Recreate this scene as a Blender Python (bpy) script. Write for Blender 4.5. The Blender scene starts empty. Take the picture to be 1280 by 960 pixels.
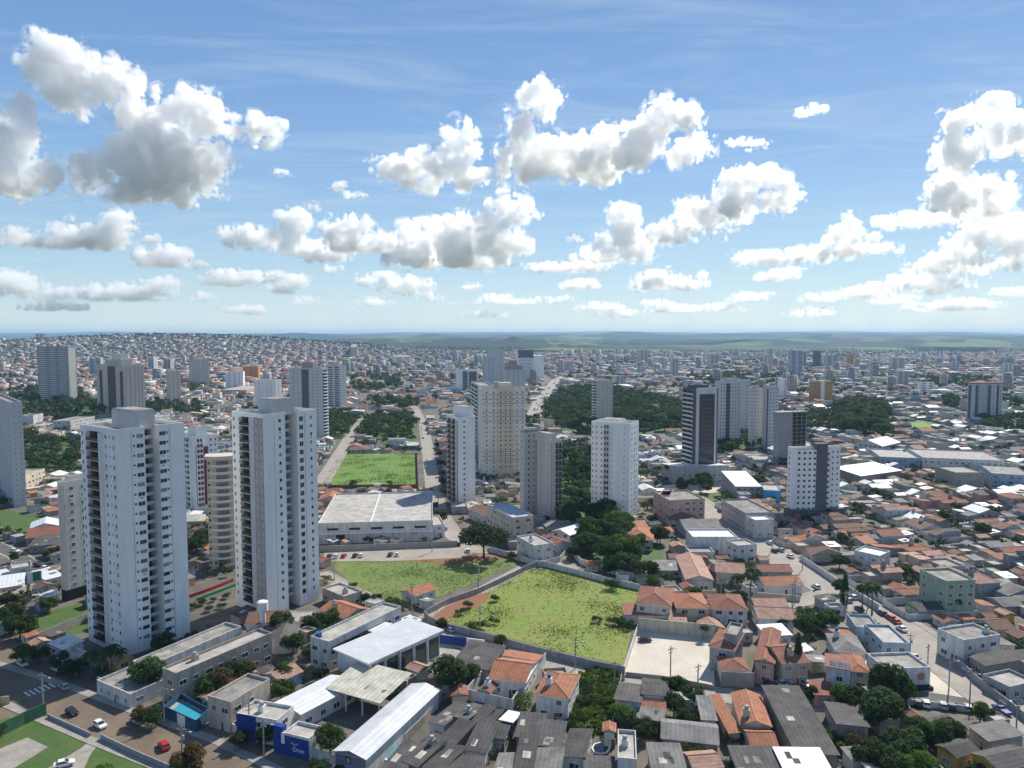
import bpy, math, random, numpy as np
from mathutils import Vector
sc=bpy.context.scene; COL=sc.collection
# ---------------------------------------------------------------- camera, sky, sun, exposure
F=914.0; H=95.0; VH=418.0                       # focal length in photo pixels, drone height, horizon row
PITCH=math.atan((480-VH)/F); CP,SP=math.cos(PITCH),math.sin(PITCH)
cd=bpy.data.cameras.new('camera'); cam=bpy.data.objects.new('camera',cd); COL.objects.link(cam)
cam.location=(0,0,H); cam.rotation_euler=(math.pi/2-PITCH,0,0)
cd.sensor_width=36; cd.lens=36*F/1280; cd.clip_end=200000; cd.clip_start=.5; sc.camera=cam
SUN_EL=math.radians(43); SUN_AZ=math.radians(33)
w=bpy.data.worlds.new('World'); sc.world=w; w.use_nodes=True
nt=w.node_tree; sky=nt.nodes.new('ShaderNodeTexSky'); sky.sky_type='NISHITA'; sky.sun_disc=False
sky.sun_elevation=SUN_EL; sky.sun_rotation=SUN_AZ; sky.altitude=100; sky.air_density=1.0; sky.dust_density=.15
bg=nt.nodes['Background']; tc=nt.nodes.new('ShaderNodeTexCoord'); sx=nt.nodes.new('ShaderNodeSeparateXYZ')
nt.links.new(tc.outputs['Generated'],sx.inputs[0])
rp=nt.nodes.new('ShaderNodeValToRGB'); nt.links.new(sx.outputs[2],rp.inputs[0]); el=rp.color_ramp.elements
el[0].position=0; el[0].color=(5.3,6.7,7.1,1); el[1].position=1; el[1].color=(.7,1.4,3.3,1)
for p_,c_ in ((.08,(3.5,5.4,6.8,1)),(.22,(2.0,3.75,6.5,1)),(.42,(1.15,2.5,5.3,1))):
    e_=el.new(p_); e_.color=c_
mx=nt.nodes.new('ShaderNodeMix'); mx.data_type='RGBA'; mx.inputs[0].default_value=.72
nt.links.new(sky.outputs[0],mx.inputs[6]); nt.links.new(rp.outputs[0],mx.inputs[7])
# thin cirrus veils: stretched noise on the sky direction projected to a high layer
dv=nt.nodes.new('ShaderNodeVectorMath'); dv.operation='DIVIDE'; cz=nt.nodes.new('ShaderNodeMath'); cz.operation='MAXIMUM'; cz.inputs[1].default_value=.06
nt.links.new(sx.outputs[2],cz.inputs[0]); nt.links.new(tc.outputs['Generated'],dv.inputs[0]); nt.links.new(cz.outputs[0],dv.inputs[1])
mp=nt.nodes.new('ShaderNodeMapping'); mp.inputs['Scale'].default_value=(.55,1.5,0); mp.inputs['Rotation'].default_value=(0,0,.5); nt.links.new(dv.outputs[0],mp.inputs[0])
cn=nt.nodes.new('ShaderNodeTexNoise'); cn.inputs['Scale'].default_value=1.3; cn.inputs['Detail'].default_value=7; cn.inputs['Roughness'].default_value=.62; cn.inputs['Distortion'].default_value=.9
nt.links.new(mp.outputs[0],cn.inputs[0])
cr=nt.nodes.new('ShaderNodeMapRange'); cr.inputs[1].default_value=.46; cr.inputs[2].default_value=.85; cr.inputs[3].default_value=0; cr.inputs[4].default_value=.62; nt.links.new(cn.outputs[0],cr.inputs[0])
mc=nt.nodes.new('ShaderNodeMix'); mc.data_type='RGBA'; mc.inputs[7].default_value=(5.2,6.3,7.4,1)
nt.links.new(cr.outputs[0],mc.inputs[0]); nt.links.new(mx.outputs[2],mc.inputs[6]); nt.links.new(mc.outputs[2],bg.inputs[0])
bg.inputs[1].default_value=.10
sd=bpy.data.lights.new('sun','SUN'); sd.energy=5.0; sd.angle=math.radians(.53); sd.color=(1,.94,.83)
so=bpy.data.objects.new('sun',sd); COL.objects.link(so); so.location=(0,0,400)
sv=Vector((math.sin(SUN_AZ)*math.cos(SUN_EL),math.cos(SUN_AZ)*math.cos(SUN_EL),math.sin(SUN_EL)))
so.rotation_euler=sv.to_track_quat('Z','Y').to_euler()
vs=sc.view_settings; vs.view_transform='Standard'; vs.look='None'; vs.exposure=0.27; vs.gamma=1
cy=sc.cycles; cy.use_denoising=True; cy.max_bounces=26; cy.diffuse_bounces=3; cy.glossy_bounces=2; cy.transmission_bounces=2; cy.volume_bounces=24
cy.sample_clamp_indirect=8; cy.use_adaptive_sampling=True; cy.adaptive_threshold=.02
R_=random.Random(11)
# ---------------------------------------------------------------- pixel of the photograph -> point of the place
def ray(u,v):
    x=(u-640)/F; y=(480-v)/F
    return (x, CP+y*SP, -SP+y*CP)
def G(u,v,h=0.0):
    r=ray(u,v); t=(h-H)/r[2]; return (r[0]*t,r[1]*t)
def PX(x,y,z=0.0):
    dz=z-H; dep=y*CP-dz*SP; up=y*SP+dz*CP
    return (640+F*x/dep, 480-F*up/dep)
def GP(pts,h=0.0): return [G(u,v,h) for u,v in pts]
def inside(x,y,poly):
    c=False; n=len(poly); j=n-1
    for i in range(n):
        xi,yi=poly[i]; xj,yj=poly[j]
        if (yi>y)!=(yj>y) and x<(xj-xi)*(y-yi)/(yj-yi)+xi: c=not c
        j=i
    return c
# ---------------------------------------------------------------- materials
MATS={}
def mat(name,col,col2=None,rough=.85,var=.25,scale=.35,fine=0.0,rand=0.0,metal=0.0,spec=.3,streak=0.0,stripe=None,scale2=4.0,trans=0):
    m=bpy.data.materials.new(name); m.use_nodes=True; n=m.node_tree; b=n.nodes['Principled BSDF']
    b.inputs['Roughness'].default_value=rough; b.inputs['Metallic'].default_value=metal; b.inputs['Specular IOR Level'].default_value=spec
    c1=(*col,1); c2=(*(col2 or [c*(1-var) for c in col]),1)
    geo=n.nodes.new('ShaderNodeNewGeometry')
    no=n.nodes.new('ShaderNodeTexNoise'); no.inputs['Scale'].default_value=scale; no.inputs['Detail'].default_value=5; no.inputs['Roughness'].default_value=.65
    src=geo.outputs['Position']
    if streak:
        ma=n.nodes.new('ShaderNodeMapping'); ma.inputs['Scale'].default_value=(1,1,streak); n.links.new(src,ma.inputs[0]); n.links.new(ma.outputs[0],no.inputs[0])
    else: n.links.new(src,no.inputs[0])
    mr=n.nodes.new('ShaderNodeMapRange'); mr.inputs[1].default_value=.35; mr.inputs[2].default_value=.68; n.links.new(no.outputs[0],mr.inputs[0])
    mi=n.nodes.new('ShaderNodeMix'); mi.data_type='RGBA'; mi.inputs[6].default_value=c1; mi.inputs[7].default_value=c2; n.links.new(mr.outputs[0],mi.inputs[0])
    out=mi.outputs[2]
    def mul(fac_out,lo,hi):
        nonlocal out
        r=n.nodes.new('ShaderNodeMapRange'); r.inputs[3].default_value=lo; r.inputs[4].default_value=hi; n.links.new(fac_out,r.inputs[0])
        v=n.nodes.new('ShaderNodeVectorMath'); v.operation='SCALE'; n.links.new(out,v.inputs[0]); n.links.new(r.outputs[0],v.inputs['Scale']); out=v.outputs[0]
    if fine:
        n2=n.nodes.new('ShaderNodeTexNoise'); n2.inputs['Scale'].default_value=scale2; n2.inputs['Detail'].default_value=3; n.links.new(src,n2.inputs[0]); mul(n2.outputs[0],1-fine,1+fine)
    if stripe:
        tx=n.nodes.new('ShaderNodeTexCoord'); wv=n.nodes.new('ShaderNodeTexWave'); wv.bands_direction=stripe[0]; wv.inputs['Scale'].default_value=stripe[1]; wv.inputs['Distortion'].default_value=.6
        n.links.new(tx.outputs['Object'],wv.inputs[0]); mul(wv.outputs[1],1-stripe[2],1+stripe[2]*.6)
    if rand:
        oi=n.nodes.new('ShaderNodeObjectInfo'); mul(oi.outputs['Random'],1-rand,1+rand)
    n.links.new(out,b.inputs['Base Color'])
    if trans:          # thin leaves let light through
        tr=n.nodes.new('ShaderNodeBsdfTranslucent'); n.links.new(out,tr.inputs[0]); mxs=n.nodes.new('ShaderNodeMixShader'); mxs.inputs[0].default_value=trans
        n.links.new(b.outputs[0],mxs.inputs[1]); n.links.new(tr.outputs[0],mxs.inputs[2]); n.links.new(mxs.outputs[0],n.nodes['Material Output'].inputs['Surface'])
    MATS[name]=m; return m
def M(n): return MATS[n]
for nm,c in (('wall_white',(.68,.67,.64)),('wall_cream',(.62,.54,.42)),('wall_grey',(.40,.40,.40)),('wall_pink',(.60,.40,.32)),('wall_yellow',(.62,.42,.12)),('wall_beige',(.52,.45,.37)),('wall_lightblue',(.36,.47,.56)),('wall_raw',(.33,.29,.26)),('wall_green',(.40,.50,.38))):
    mat(nm,c,var=.38,scale=.8,streak=.25,fine=.1,rand=.14)
mat('tile_orange',(.40,.165,.09),(.24,.105,.065),scale=.55,fine=.3,rand=.12,stripe=('X',.34,.13),scale2=2.5)
mat('tile_red',(.31,.125,.08),(.17,.08,.06),scale=.5,fine=.35,rand=.15,stripe=('X',.34,.13),scale2=2.5)
mat('tile_pink',(.44,.27,.205),(.27,.16,.125),scale=.5,fine=.3,rand=.15,stripe=('X',.34,.13),scale2=2.5)
mat('tile_brown',(.23,.13,.09),(.14,.085,.065),scale=.5,fine=.35,rand=.15,stripe=('X',.34,.13),scale2=2.5)
mat('tile_ridge',(.50,.24,.14),var=.3,scale=1)
mat('sheet_dark',(.105,.098,.094),(.052,.05,.05),scale=.3,fine=.3,rand=.2,stripe=('X',.3,.14))
mat('sheet_grey',(.25,.24,.225),(.13,.125,.12),scale=.3,fine=.25,rand=.15,stripe=('X',.3,.12))
mat('sheet_white',(.64,.655,.67),(.52,.53,.54),scale=.3,streak=1,fine=.1,rand=.12,rough=.5,stripe=('X',.24,.09))
mat('sheet_stained',(.62,.60,.50),(.36,.34,.27),scale=.35,streak=1,fine=.2,stripe=('X',.24,.12))
mat('slab',(.33,.31,.28),(.13,.125,.115),scale=.28,fine=.2,rand=.15)
mat('slab_pale',(.47,.44,.40),(.25,.235,.21),scale=.28,fine=.15,rand=.1)
mat('concrete',(.36,.34,.31),(.24,.225,.205),scale=.5,fine=.15)
mat('tower_white',(.87,.855,.82),var=.17,scale=.25,streak=.15,fine=.04)
mat('tower_bluegrey',(.42,.46,.52),var=.12,scale=.2,fine=.04)
mat('tower_grey',(.34,.33,.33),var=.15,scale=.2,fine=.04)
mat('tower_palegrey',(.56,.55,.54),var=.14,scale=.2,streak=.15,fine=.04)
mat('tower_cream',(.75,.70,.59),var=.14,scale=.2,streak=.15,fine=.04)
mat('tower_beige',(.60,.53,.46),var=.15,scale=.2,streak=.15,fine=.04)
mat('tower_sand',(.66,.56,.41),var=.15,scale=.2,fine=.05)
mat('tower_brown',(.16,.09,.065),var=.25,scale=.3)
mat('tower_darkgrey',(.13,.13,.15),var=.2,scale=.3)
mat('tower_orange',(.55,.30,.10),var=.2,scale=.3)
mat('tower_red',(.24,.05,.035),var=.2,scale=.3)
mat('white_paint',(.78,.78,.77),var=.12,scale=.5)
mat('joint',(.20,.21,.24),var=.1)
mat('glass',(.022,.026,.032),(.05,.055,.06),rough=.12,spec=.6,scale=.7)
mat('glass_light',(.30,.32,.34),(.16,.17,.18),rough=.25,spec=.5,scale=.9)
mat('glass_blue',(.02,.045,.09),(.05,.09,.16),rough=.1,spec=.8,scale=.1)
mat('glass_green',(.02,.05,.045),(.04,.08,.07),rough=.15,spec=.7,scale=.5)
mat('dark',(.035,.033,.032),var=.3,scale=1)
mat('dirt_road',(.195,.15,.108),(.125,.098,.072),scale=.12,fine=.25,scale2=1.2)
mat('asphalt',(.135,.125,.115),(.085,.08,.075),scale=.15,fine=.2,scale2=1.5)
mat('road_pale',(.36,.32,.275),(.27,.24,.21),scale=.12,fine=.15,scale2=1.5)
mat('pavement',(.36,.33,.29),(.24,.22,.19),scale=.3,fine=.2,scale2=2)
mat('earth',(.28,.115,.06),(.20,.10,.055),scale=.3,fine=.25)
mat('yard',(.60,.54,.45),(.48,.43,.36),scale=.12,fine=.15,scale2=.8)
mat('line_paint',(.72,.70,.66),var=.3,scale=1)
mat('city_ground',(.165,.145,.12),(.08,.076,.062),scale=.06,fine=.35,scale2=.5)
mat('grass_bright',(.095,.215,.025),(.16,.23,.05),scale=.09,fine=.4,scale2=.8)
mat('grass_mid',(.115,.185,.034),(.17,.195,.06),scale=.09,fine=.25,scale2=.5)
mat('grass_dry',(.165,.235,.036),(.22,.225,.06),scale=.07,fine=.22,scale2=.35)
mat('grass_lawn',(.05,.105,.025),(.085,.13,.035),scale=.15,fine=.3,scale2=1.2)
mat('weed',(.13,.20,.03),(.20,.225,.05),scale=.08,fine=.2,scale2=.5,trans=.42)
mat('weed_dry',(.155,.205,.035),(.225,.22,.07),scale=.08,fine=.2,scale2=.5,trans=.42)
mat('leaf_dark',(.06,.105,.028),(.032,.064,.019),scale=.5,fine=.3,rand=.3,trans=.42)
mat('leaf_mid',(.06,.105,.024),(.035,.07,.018),scale=.5,fine=.3,rand=.3,trans=.42)
mat('leaf_bright',(.12,.19,.025),(.065,.12,.02),scale=.5,fine=.3,rand=.15,trans=.42)
mat('leaf_olive',(.10,.10,.03),(.15,.085,.035),scale=.5,fine=.3,rand=.2,trans=.42)
mat('leaf_far',(.07,.11,.033),(.04,.07,.023),scale=.03,fine=.5,scale2=.25,trans=.42)
mat('bark',(.12,.09,.065),var=.4,scale=3)
mat('palm_trunk',(.22,.18,.14),var=.3,scale=3)
mat('water',(.05,.36,.45),(.04,.30,.40),rough=.08,spec=.6,scale=.5)
mat('water_dark',(.02,.06,.05),rough=.08,spec=.6)
mat('blue_paint',(.018,.055,.27),var=.25,scale=.6)
mat('teal_paint',(.03,.10,.16),var=.25,scale=.6)
mat('sky_blue_paint',(.05,.30,.62),var=.2,scale=.6)
mat('green_paint',(.06,.16,.09),var=.25,scale=.6)
mat('sign_green',(.02,.26,.10),var=.2,scale=2)
mat('red_paint',(.42,.05,.03),var=.2,scale=.6)
mat('mural_grey',(.20,.19,.23),var=.2,scale=.6)
mat('skin_paint',(.42,.28,.22),var=.1); mat('cloth_paint',(.20,.28,.45),var=.2)
mat('emblem',(.42,.24,.12),(.30,.20,.16),scale=3)
mat('solar',(.02,.03,.06),(.03,.04,.08),rough=.2,spec=.6,scale=2)
mat('tank_blue',(.03,.13,.38),var=.2,scale=2); mat('tank_grey',(.38,.40,.42),var=.2,scale=2)
mat('tyre',(.02,.02,.02),rough=.9); mat('chrome',(.45,.45,.46),rough=.35,metal=.6)
for nm,c in (('white',(.78,.78,.78)),('silver',(.42,.43,.45)),('black',(.018,.018,.02)),('red',(.45,.03,.025)),('blue',(.03,.07,.22)),('grey',(.13,.135,.14))): mat('car_'+nm,c,var=.05,rough=.25,spec=.6)
mat('lamp_glass',(.8,.78,.7),rough=.2); mat('wood_pole',(.20,.165,.13),var=.3,scale=2); mat('steel',(.32,.33,.34),rough=.5,metal=.5)
def countryside():
    m=bpy.data.materials.new('countryside'); m.use_nodes=True; n=m.node_tree; b=n.nodes['Principled BSDF']; b.inputs['Roughness'].default_value=.95; b.inputs['Specular IOR Level'].default_value=.1
    g=n.nodes.new('ShaderNodeNewGeometry')
    v=n.nodes.new('ShaderNodeTexVoronoi'); v.inputs['Scale'].default_value=.0013; v.feature='F1'; n.links.new(g.outputs['Position'],v.inputs[0])
    r=n.nodes.new('ShaderNodeValToRGB'); r.color_ramp.interpolation='CONSTANT'; sp=n.nodes.new('ShaderNodeSeparateColor'); n.links.new(v.outputs['Color'],sp.inputs[0]); n.links.new(sp.outputs[0],r.inputs[0])
    e=r.color_ramp.elements; e[0].color=(.028,.052,.020,1); e[1].position=.86; e[1].color=(.10,.085,.055,1)
    for p,c in ((.22,(.065,.10,.03,1)),(.45,(.022,.04,.016,1)),(.62,(.12,.16,.05,1))): q=e.new(p); q.color=c
    no=n.nodes.new('ShaderNodeTexNoise'); no.inputs['Scale'].default_value=.0011; no.inputs['Detail'].default_value=7; n.links.new(g.outputs['Position'],no.inputs[0])
    mr=n.nodes.new('ShaderNodeMapRange'); mr.inputs[1].default_value=.5; mr.inputs[2].default_value=.56; n.links.new(no.outputs[0],mr.inputs[0])
    mi=n.nodes.new('ShaderNodeMix'); mi.data_type='RGBA'; mi.inputs[7].default_value=(.014,.028,.014,1); n.links.new(mr.outputs[0],mi.inputs[0]); n.links.new(r.outputs[0],mi.inputs[6]); n.links.new(mi.outputs[2],b.inputs['Base Color']); MATS['countryside']=m
countryside()
# ---------------------------------------------------------------- mesh helpers
class MB:
    def __init__(s): s.v=[]; s.f=[]; s.m=[]; s.names=[]; s.xf=None
    def mi(s,m):
        if m not in s.names: s.names.append(m)
        return s.names.index(m)
    def add(s,pts,faces,m):
        b=len(s.v)
        if s.xf:
            x0,y0,z0,c,n=s.xf; pts=[(x0+x*c-y*n,y0+x*n+y*c,z0+z) for x,y,z in pts]
        s.v.extend(pts); k=s.mi(m)
        for f in faces: s.f.append([b+i for i in f]); s.m.append(k)
    def quad(s,a,b,c,d,m): s.add([a,b,c,d],[(0,1,2,3)],m)
    def tri(s,a,b,c,m): s.add([a,b,c],[(0,1,2)],m)
    def box(s,x0,x1,y0,y1,z0,z1,m,top=None,bottom=True):
        p=[(x0,y0,z0),(x1,y0,z0),(x1,y1,z0),(x0,y1,z0),(x0,y0,z1),(x1,y0,z1),(x1,y1,z1),(x0,y1,z1)]
        s.add(p,[(0,1,5,4),(1,2,6,5),(2,3,7,6),(3,0,4,7)]+([(3,2,1,0)] if bottom else []),m); s.add(p[4:],[(0,1,2,3)],top or m)
    def prism(s,poly,z0,z1,m,top=None):
        n=len(poly); lo=[(x,y,z0) for x,y in poly]; hi=[(x,y,z1) for x,y in poly]
        s.add(lo+hi,[(i,(i+1)%n,n+(i+1)%n,n+i) for i in range(n)]+[tuple(range(n-1,-1,-1))],m); s.add(hi,[tuple(range(n))],top or m)
    def cyl(s,x,y,z0,z1,r,m,n=10,r2=None):
        r2=r if r2 is None else r2
        lo=[(x+r*math.cos(2*math.pi*i/n),y+r*math.sin(2*math.pi*i/n),z0) for i in range(n)]; hi=[(x+r2*math.cos(2*math.pi*i/n),y+r2*math.sin(2*math.pi*i/n),z1) for i in range(n)]
        s.add(lo+hi,[(i,(i+1)%n,n+(i+1)%n,n+i) for i in range(n)]+[tuple(range(n,2*n)),tuple(range(n-1,-1,-1))],m)
    def tube(s,pts,rad,m,n=6):
        rings=[]
        for i,p in enumerate(pts):
            a=Vector(pts[max(i-1,0)]); b=Vector(pts[min(i+1,len(pts)-1)]); t=(b-a).normalized(); u=t.orthogonal().normalized(); v=t.cross(u); r=rad[i] if isinstance(rad,(list,tuple)) else rad
            rings.append([tuple(Vector(p)+u*r*math.cos(2*math.pi*k/n)+v*r*math.sin(2*math.pi*k/n)) for k in range(n)])
        fl=[tuple(range(n-1,-1,-1)),tuple(range((len(rings)-1)*n,len(rings)*n))]
        for i in range(len(rings)-1):
            for k in range(n): fl.append((i*n+k,i*n+(k+1)%n,(i+1)*n+(k+1)%n,(i+1)*n+k))
        s.add([q for r in rings for q in r],fl,m)
    def mesh(s,name):
        me=bpy.data.meshes.new(name); me.from_pydata(s.v,[],s.f)
        for nn in s.names: me.materials.append(M(nn))
        me.polygons.foreach_set('material_index',s.m); me.update(); return me
    def build(s,name,parent=None,loc=None):
        o=bpy.data.objects.new(name,s.mesh(name)); COL.objects.link(o)
        if parent is not None: o.parent=parent
        if loc: o.location=loc
        return o
def npmesh(name,V,quads,tris,mq,mt,mats,smooth=False):
    me=bpy.data.meshes.new(name); nq=len(quads); ntr=len(tris); me.vertices.add(len(V)); me.vertices.foreach_set('co',np.asarray(V,np.float32).ravel())
    lp=np.concatenate([np.asarray(quads,np.int32).reshape(-1),np.asarray(tris,np.int32).reshape(-1)]); me.loops.add(len(lp)); me.loops.foreach_set('vertex_index',lp)
    tot=np.concatenate([np.full(nq,4,np.int32),np.full(ntr,3,np.int32)]); st=np.concatenate([[0],np.cumsum(tot)[:-1]]).astype(np.int32)
    me.polygons.add(nq+ntr); me.polygons.foreach_set('loop_start',st); me.polygons.foreach_set('loop_total',tot)
    me.polygons.foreach_set('material_index',np.concatenate([np.asarray(mq,np.int32).reshape(-1),np.asarray(mt,np.int32).reshape(-1)]))
    for n in mats: me.materials.append(M(n))
    if smooth: me.polygons.foreach_set('use_smooth',np.ones(nq+ntr,bool))
    me.update(calc_edges=True); return me
def link(name,me,parent=None,loc=None,rot=0):
    o=bpy.data.objects.new(name,me); COL.objects.link(o)
    if parent is not None: o.parent=parent
    if loc: o.location=loc
    if rot: o.rotation_euler[2]=rot
    return o
def tag(o,label=None,cat=None,group=None,kind=None):
    if label: o['label']=label
    if cat: o['category']=cat
    if group: o['group']=group
    if kind: o['kind']=kind
    return o
def root(name,x,y,z=0,rot=0,label=None,cat=None,group=None):
    o=bpy.data.objects.new(name,None); COL.objects.link(o); o.location=(x,y,z); o.rotation_euler[2]=rot; o.empty_display_size=.5
    return tag(o,label,cat,group)
AUTO=[]        # things that get a label from their look and their place among named landmarks
LAND=[]        # (phrase, pixel u, pixel v)
def auto(o,look,cat,group,px): o['category']=cat; o['group']=group; AUTO.append((o,look,px)); return o
# ---------------------------------------------------------------- ground, hills
def hill_z(x,y):
    a=92*math.exp(-((x+1700)/1050)**2-((y-3750)/800)**2)+38*math.exp(-((x+3400)/1200)**2-((y-4300)/900)**2)
    return max(0,a-3) if y>1800 else 0.0
def hz_np(x,y):
    a=92*np.exp(-((x+1700)/1050)**2-((y-3750)/800)**2)+38*np.exp(-((x+3400)/1200)**2-((y-4300)/900)**2)
    return np.where(y>1800,np.maximum(0,a-3),0)
def ground():
    rr=np.concatenate([[0,3],np.geomspace(8,1500,30),np.geomspace(1560,30000,120)]); th=np.linspace(0,2*np.pi,361)[:-1]
    X=np.outer(rr,np.sin(th)); Y=np.outer(rr,np.cos(th)); Z=hz_np(X,Y)
    far=np.clip((Y-4600)/4000,0,1)
    Z=Z+far*(14*np.sin(X/1700+1)*np.sin(Y/1900)+10*np.sin(X/720+2.1*np.sin(Y/1500)))+far*8
    V=np.stack([X,Y,Z],-1).reshape(-1,3); n=len(th); q=[];mq=[]
    I,J=np.meshgrid(np.arange(1,len(rr)-1),np.arange(n),indexing='ij'); J2=(J+1)%n
    Q=np.stack([I*n+J,I*n+J2,(I+1)*n+J2,(I+1)*n+J],-1).reshape(-1,4)
    xc=X[I,J].ravel(); yc=Y[I,J].ravel()
    edge=3650+260*np.sin(xc/430)+180*np.sin(xc/170+1)+np.where(xc<-900,1500,0)
    mq=((yc>edge)|(np.abs(xc)>6500)|(yc<-2500)).astype(int)
    T=np.stack([np.zeros(n,int),n+(np.arange(n)+1)%n,n+np.arange(n)],-1)
    o=link('ground',npmesh('ground',V,Q,T,mq,np.zeros(n,int),['city_ground','countryside'],True)); tag(o,kind='structure')
ground()
def hills(name,y0,y1,x0,x1,amp,seed,bias):
    rng=np.random.default_rng(seed); nx,ny=220,26; xs=np.linspace(x0,x1,nx); ys=np.linspace(y0,y1,ny); X,Y=np.meshgrid(xs,ys,indexing='ij')
    prof=np.zeros_like(X)
    for k in range(9):
        f=2*np.pi/(x1-x0)*(1.6+k*2.3); prof+=np.sin(X*f+rng.random()*6.3+.6*np.sin(Y/900+k))/(1+k*.75)
    prof=(prof-prof.min())/(prof.max()-prof.min()); t=(Y-y0)/(y1-y0); env=np.sin(np.pi*np.clip(t,0,1))**.8
    ex=np.clip(np.minimum((X-x0),(x1-X))/(.12*(x1-x0)),0,1); ex=ex*ex*(3-2*ex)
    Z=-.5+ex*env*(bias+amp*prof); V=np.stack([X,Y,Z],-1).reshape(-1,3)
    I,J=np.meshgrid(np.arange(nx-1),np.arange(ny-1),indexing='ij'); Q=np.stack([I*ny+J,(I+1)*ny+J,(I+1)*ny+J+1,I*ny+J+1],-1).reshape(-1,4)
    o=link(name,npmesh(name,V,Q,np.zeros((0,3),int),np.zeros(len(Q),int),[],['countryside'],True)); tag(o,kind='structure')
hills('hills',17000,27500,-21000,23000,100,3,95)
hills('hills',10500,15500,-3000,13500,85,5,60)
hills('hills',8200,10800,3500,9800,85,8,30)
hills('hills',5200,7200,-1500,800,62,12,20)
hills('hills',6200,7600,1500,7500,58,21,10)
hills('hills',7600,9200,-2500,4200,70,22,16)
hills('hills',11800,14000,-9000,2500,85,23,45)
# ---------------------------------------------------------------- streets and open ground
EXCL=[]      # polygons kept free of filler houses
def sheet(name,px,z,m,kind='structure',excl=True,h=0.0,label=None):
    P=GP(px,h); b=MB(); b.add([(x,y,z) for x,y in P],[tuple(range(len(P)))],m); o=b.build(name); tag(o,label,None,None,kind)
    if excl: EXCL.append(P)
    return o
def ribbon(P,wd):
    L=[];Rr=[]
    for i,(x,y) in enumerate(P):
        a=P[max(i-1,0)]; c=P[min(i+1,len(P)-1)]; dx,dy=c[0]-a[0],c[1]-a[1]; l=math.hypot(dx,dy) or 1; nx,ny=-dy/l,dx/l
        L.append((x+nx*wd/2,y+ny*wd/2)); Rr.append((x-nx*wd/2,y-ny*wd/2))
    return L,Rr
ZR=[.02]
ROADS=[]
def street(px,wd,m='asphalt',side=1.8,world=False,sm='pavement'):
    P=px if world else GP(px); z=ZR[0]; ZR[0]+=.004; L,Rr=ribbon(P,wd); b=MB()
    for i in range(len(P)-1): b.quad((*Rr[i],z),(*Rr[i+1],z),(*L[i+1],z),(*L[i],z),m)
    tag(b.build('road'),kind='structure'); ROADS.append((P,wd+2*side))
    if side:
        L2,R2=ribbon(P,wd+2*side); s=MB()
        for A,B in ((L,L2),(R2,Rr)):
            for i in range(len(P)-1):
                s.add([(*A[i],0),(*A[i+1],0),(*B[i+1],0),(*B[i],0),(*A[i],.13),(*A[i+1],.13),(*B[i+1],.13),(*B[i],.13)],[(4,5,6,7),(0,1,5,4),(2,3,7,6)],sm)
        tag(s.build('pavement'),kind='structure')
    Lx,Rx=ribbon(P,wd+2*side+1); EXCL.append(Lx+Rx[::-1])
street([(1330,925),(1265,885),(1154,803),(1110,773),(1060,748),(1010,718),(890,640),(838,606)],12.5,'road_pale',2.6)
street([(508,497),(519,510),(530,532),(535,565),(541,605),(548,640),(566,668),(600,692),(640,692),(680,700),(720,712)],8,'road_pale',1.0)
street([(398,613),(460,613),(537,612)],7,'road_pale',0)
street([(402,604),(425,567),(438,545),(458,520)],8,'road_pale',1.4)
street([(520,782),(545,766),(575,751),(612,733),(655,710),(690,700)],6.5,'pavement',0)
street([(400,716),(425,730),(455,746),(480,756)],6,'road_pale',.8)
street([(525,788),(590,806),(660,823),(740,842),(785,850),(860,864),(960,876),(1030,880)],6.5,'pavement',1.0)
street([(-40,840),(40,866),(100,890),(150,910),(230,940),(330,990)],11,'dirt_road',2.4)
street([(-10,680),(20,694),(48,712),(80,712)],6,'asphalt',1)
street([(48,878),(22,832),(0,800)],7,'dirt_road',0)
street([(1046,738),(1000,752),(960,758)],7,'road_pale',1)
street([(690,702),(710,690),(722,670),(728,650)],5,'pavement',0)
street([(700,470),(690,482),(676,500),(668,520)],16,'road_pale',2)
sheet('pavement',[(1060,838),(1140,862),(1205,872),(1200,850),(1170,838),(1150,812),(1120,800)],.014,'yard',excl=False)
sheet('asphalt_lot',[(405,687),(590,681),(600,688),(575,697),(500,701),(405,702)],.05,'road_pale')
sheet('asphalt_lot',[(520,838),(560,848),(600,826),(560,806),(533,800)],.055,'concrete')
sheet('asphalt_lot',[(236,760),(300,742),(400,728),(400,716),(300,720),(236,735)],.05,'asphalt')
sheet('concrete_yard',[(779,842),(795,786),(893,797),(893,862)],.06,'yard')
FIELD_BRIGHT=[(399,609),(425,568),(519,566),(521,608)]
FIELD_SMALL=[(408,702),(500,702),(560,699),(640,697),(648,704),(560,742),(505,758),(455,742)]
FIELD_BIG=[(534,769),(566,755),(600,742),(650,716),(672,709),(715,718),(800,737),(792,772),(781,832),(690,812),(600,788),(555,776)]
FIELD_LOT=[(706,904),(724,846),(752,838),(774,846),(766,880),(752,920),(712,912)]
sheet('grass_field',FIELD_BRIGHT,.03,'grass_bright'); sheet('grass_field',FIELD_SMALL,.03,'grass_mid'); sheet('grass_field',FIELD_BIG,.03,'grass_dry'); sheet('grass_field',FIELD_LOT,.03,'grass_bright')
DIRT=[(540,772),(556,759),(590,744),(609,741),(612,748),(596,759),(572,768),(556,776)]
sheet('dirt_patch',DIRT,.045,'earth',excl=False)
sheet('dirt_patch',[(-20,880),(60,868),(110,890),(58,893),(30,905),(-20,925)],.012,'dirt_road',excl=False)
sheet('dirt_patch',[(150,872),(200,880),(262,905),(330,935),(330,960),(250,935),(165,902)],.012,'dirt_road',excl=False)
sheet('dirt_patch',[(500,701),(590,690),(640,697),(560,705)],.046,'earth',excl=False)
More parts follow.
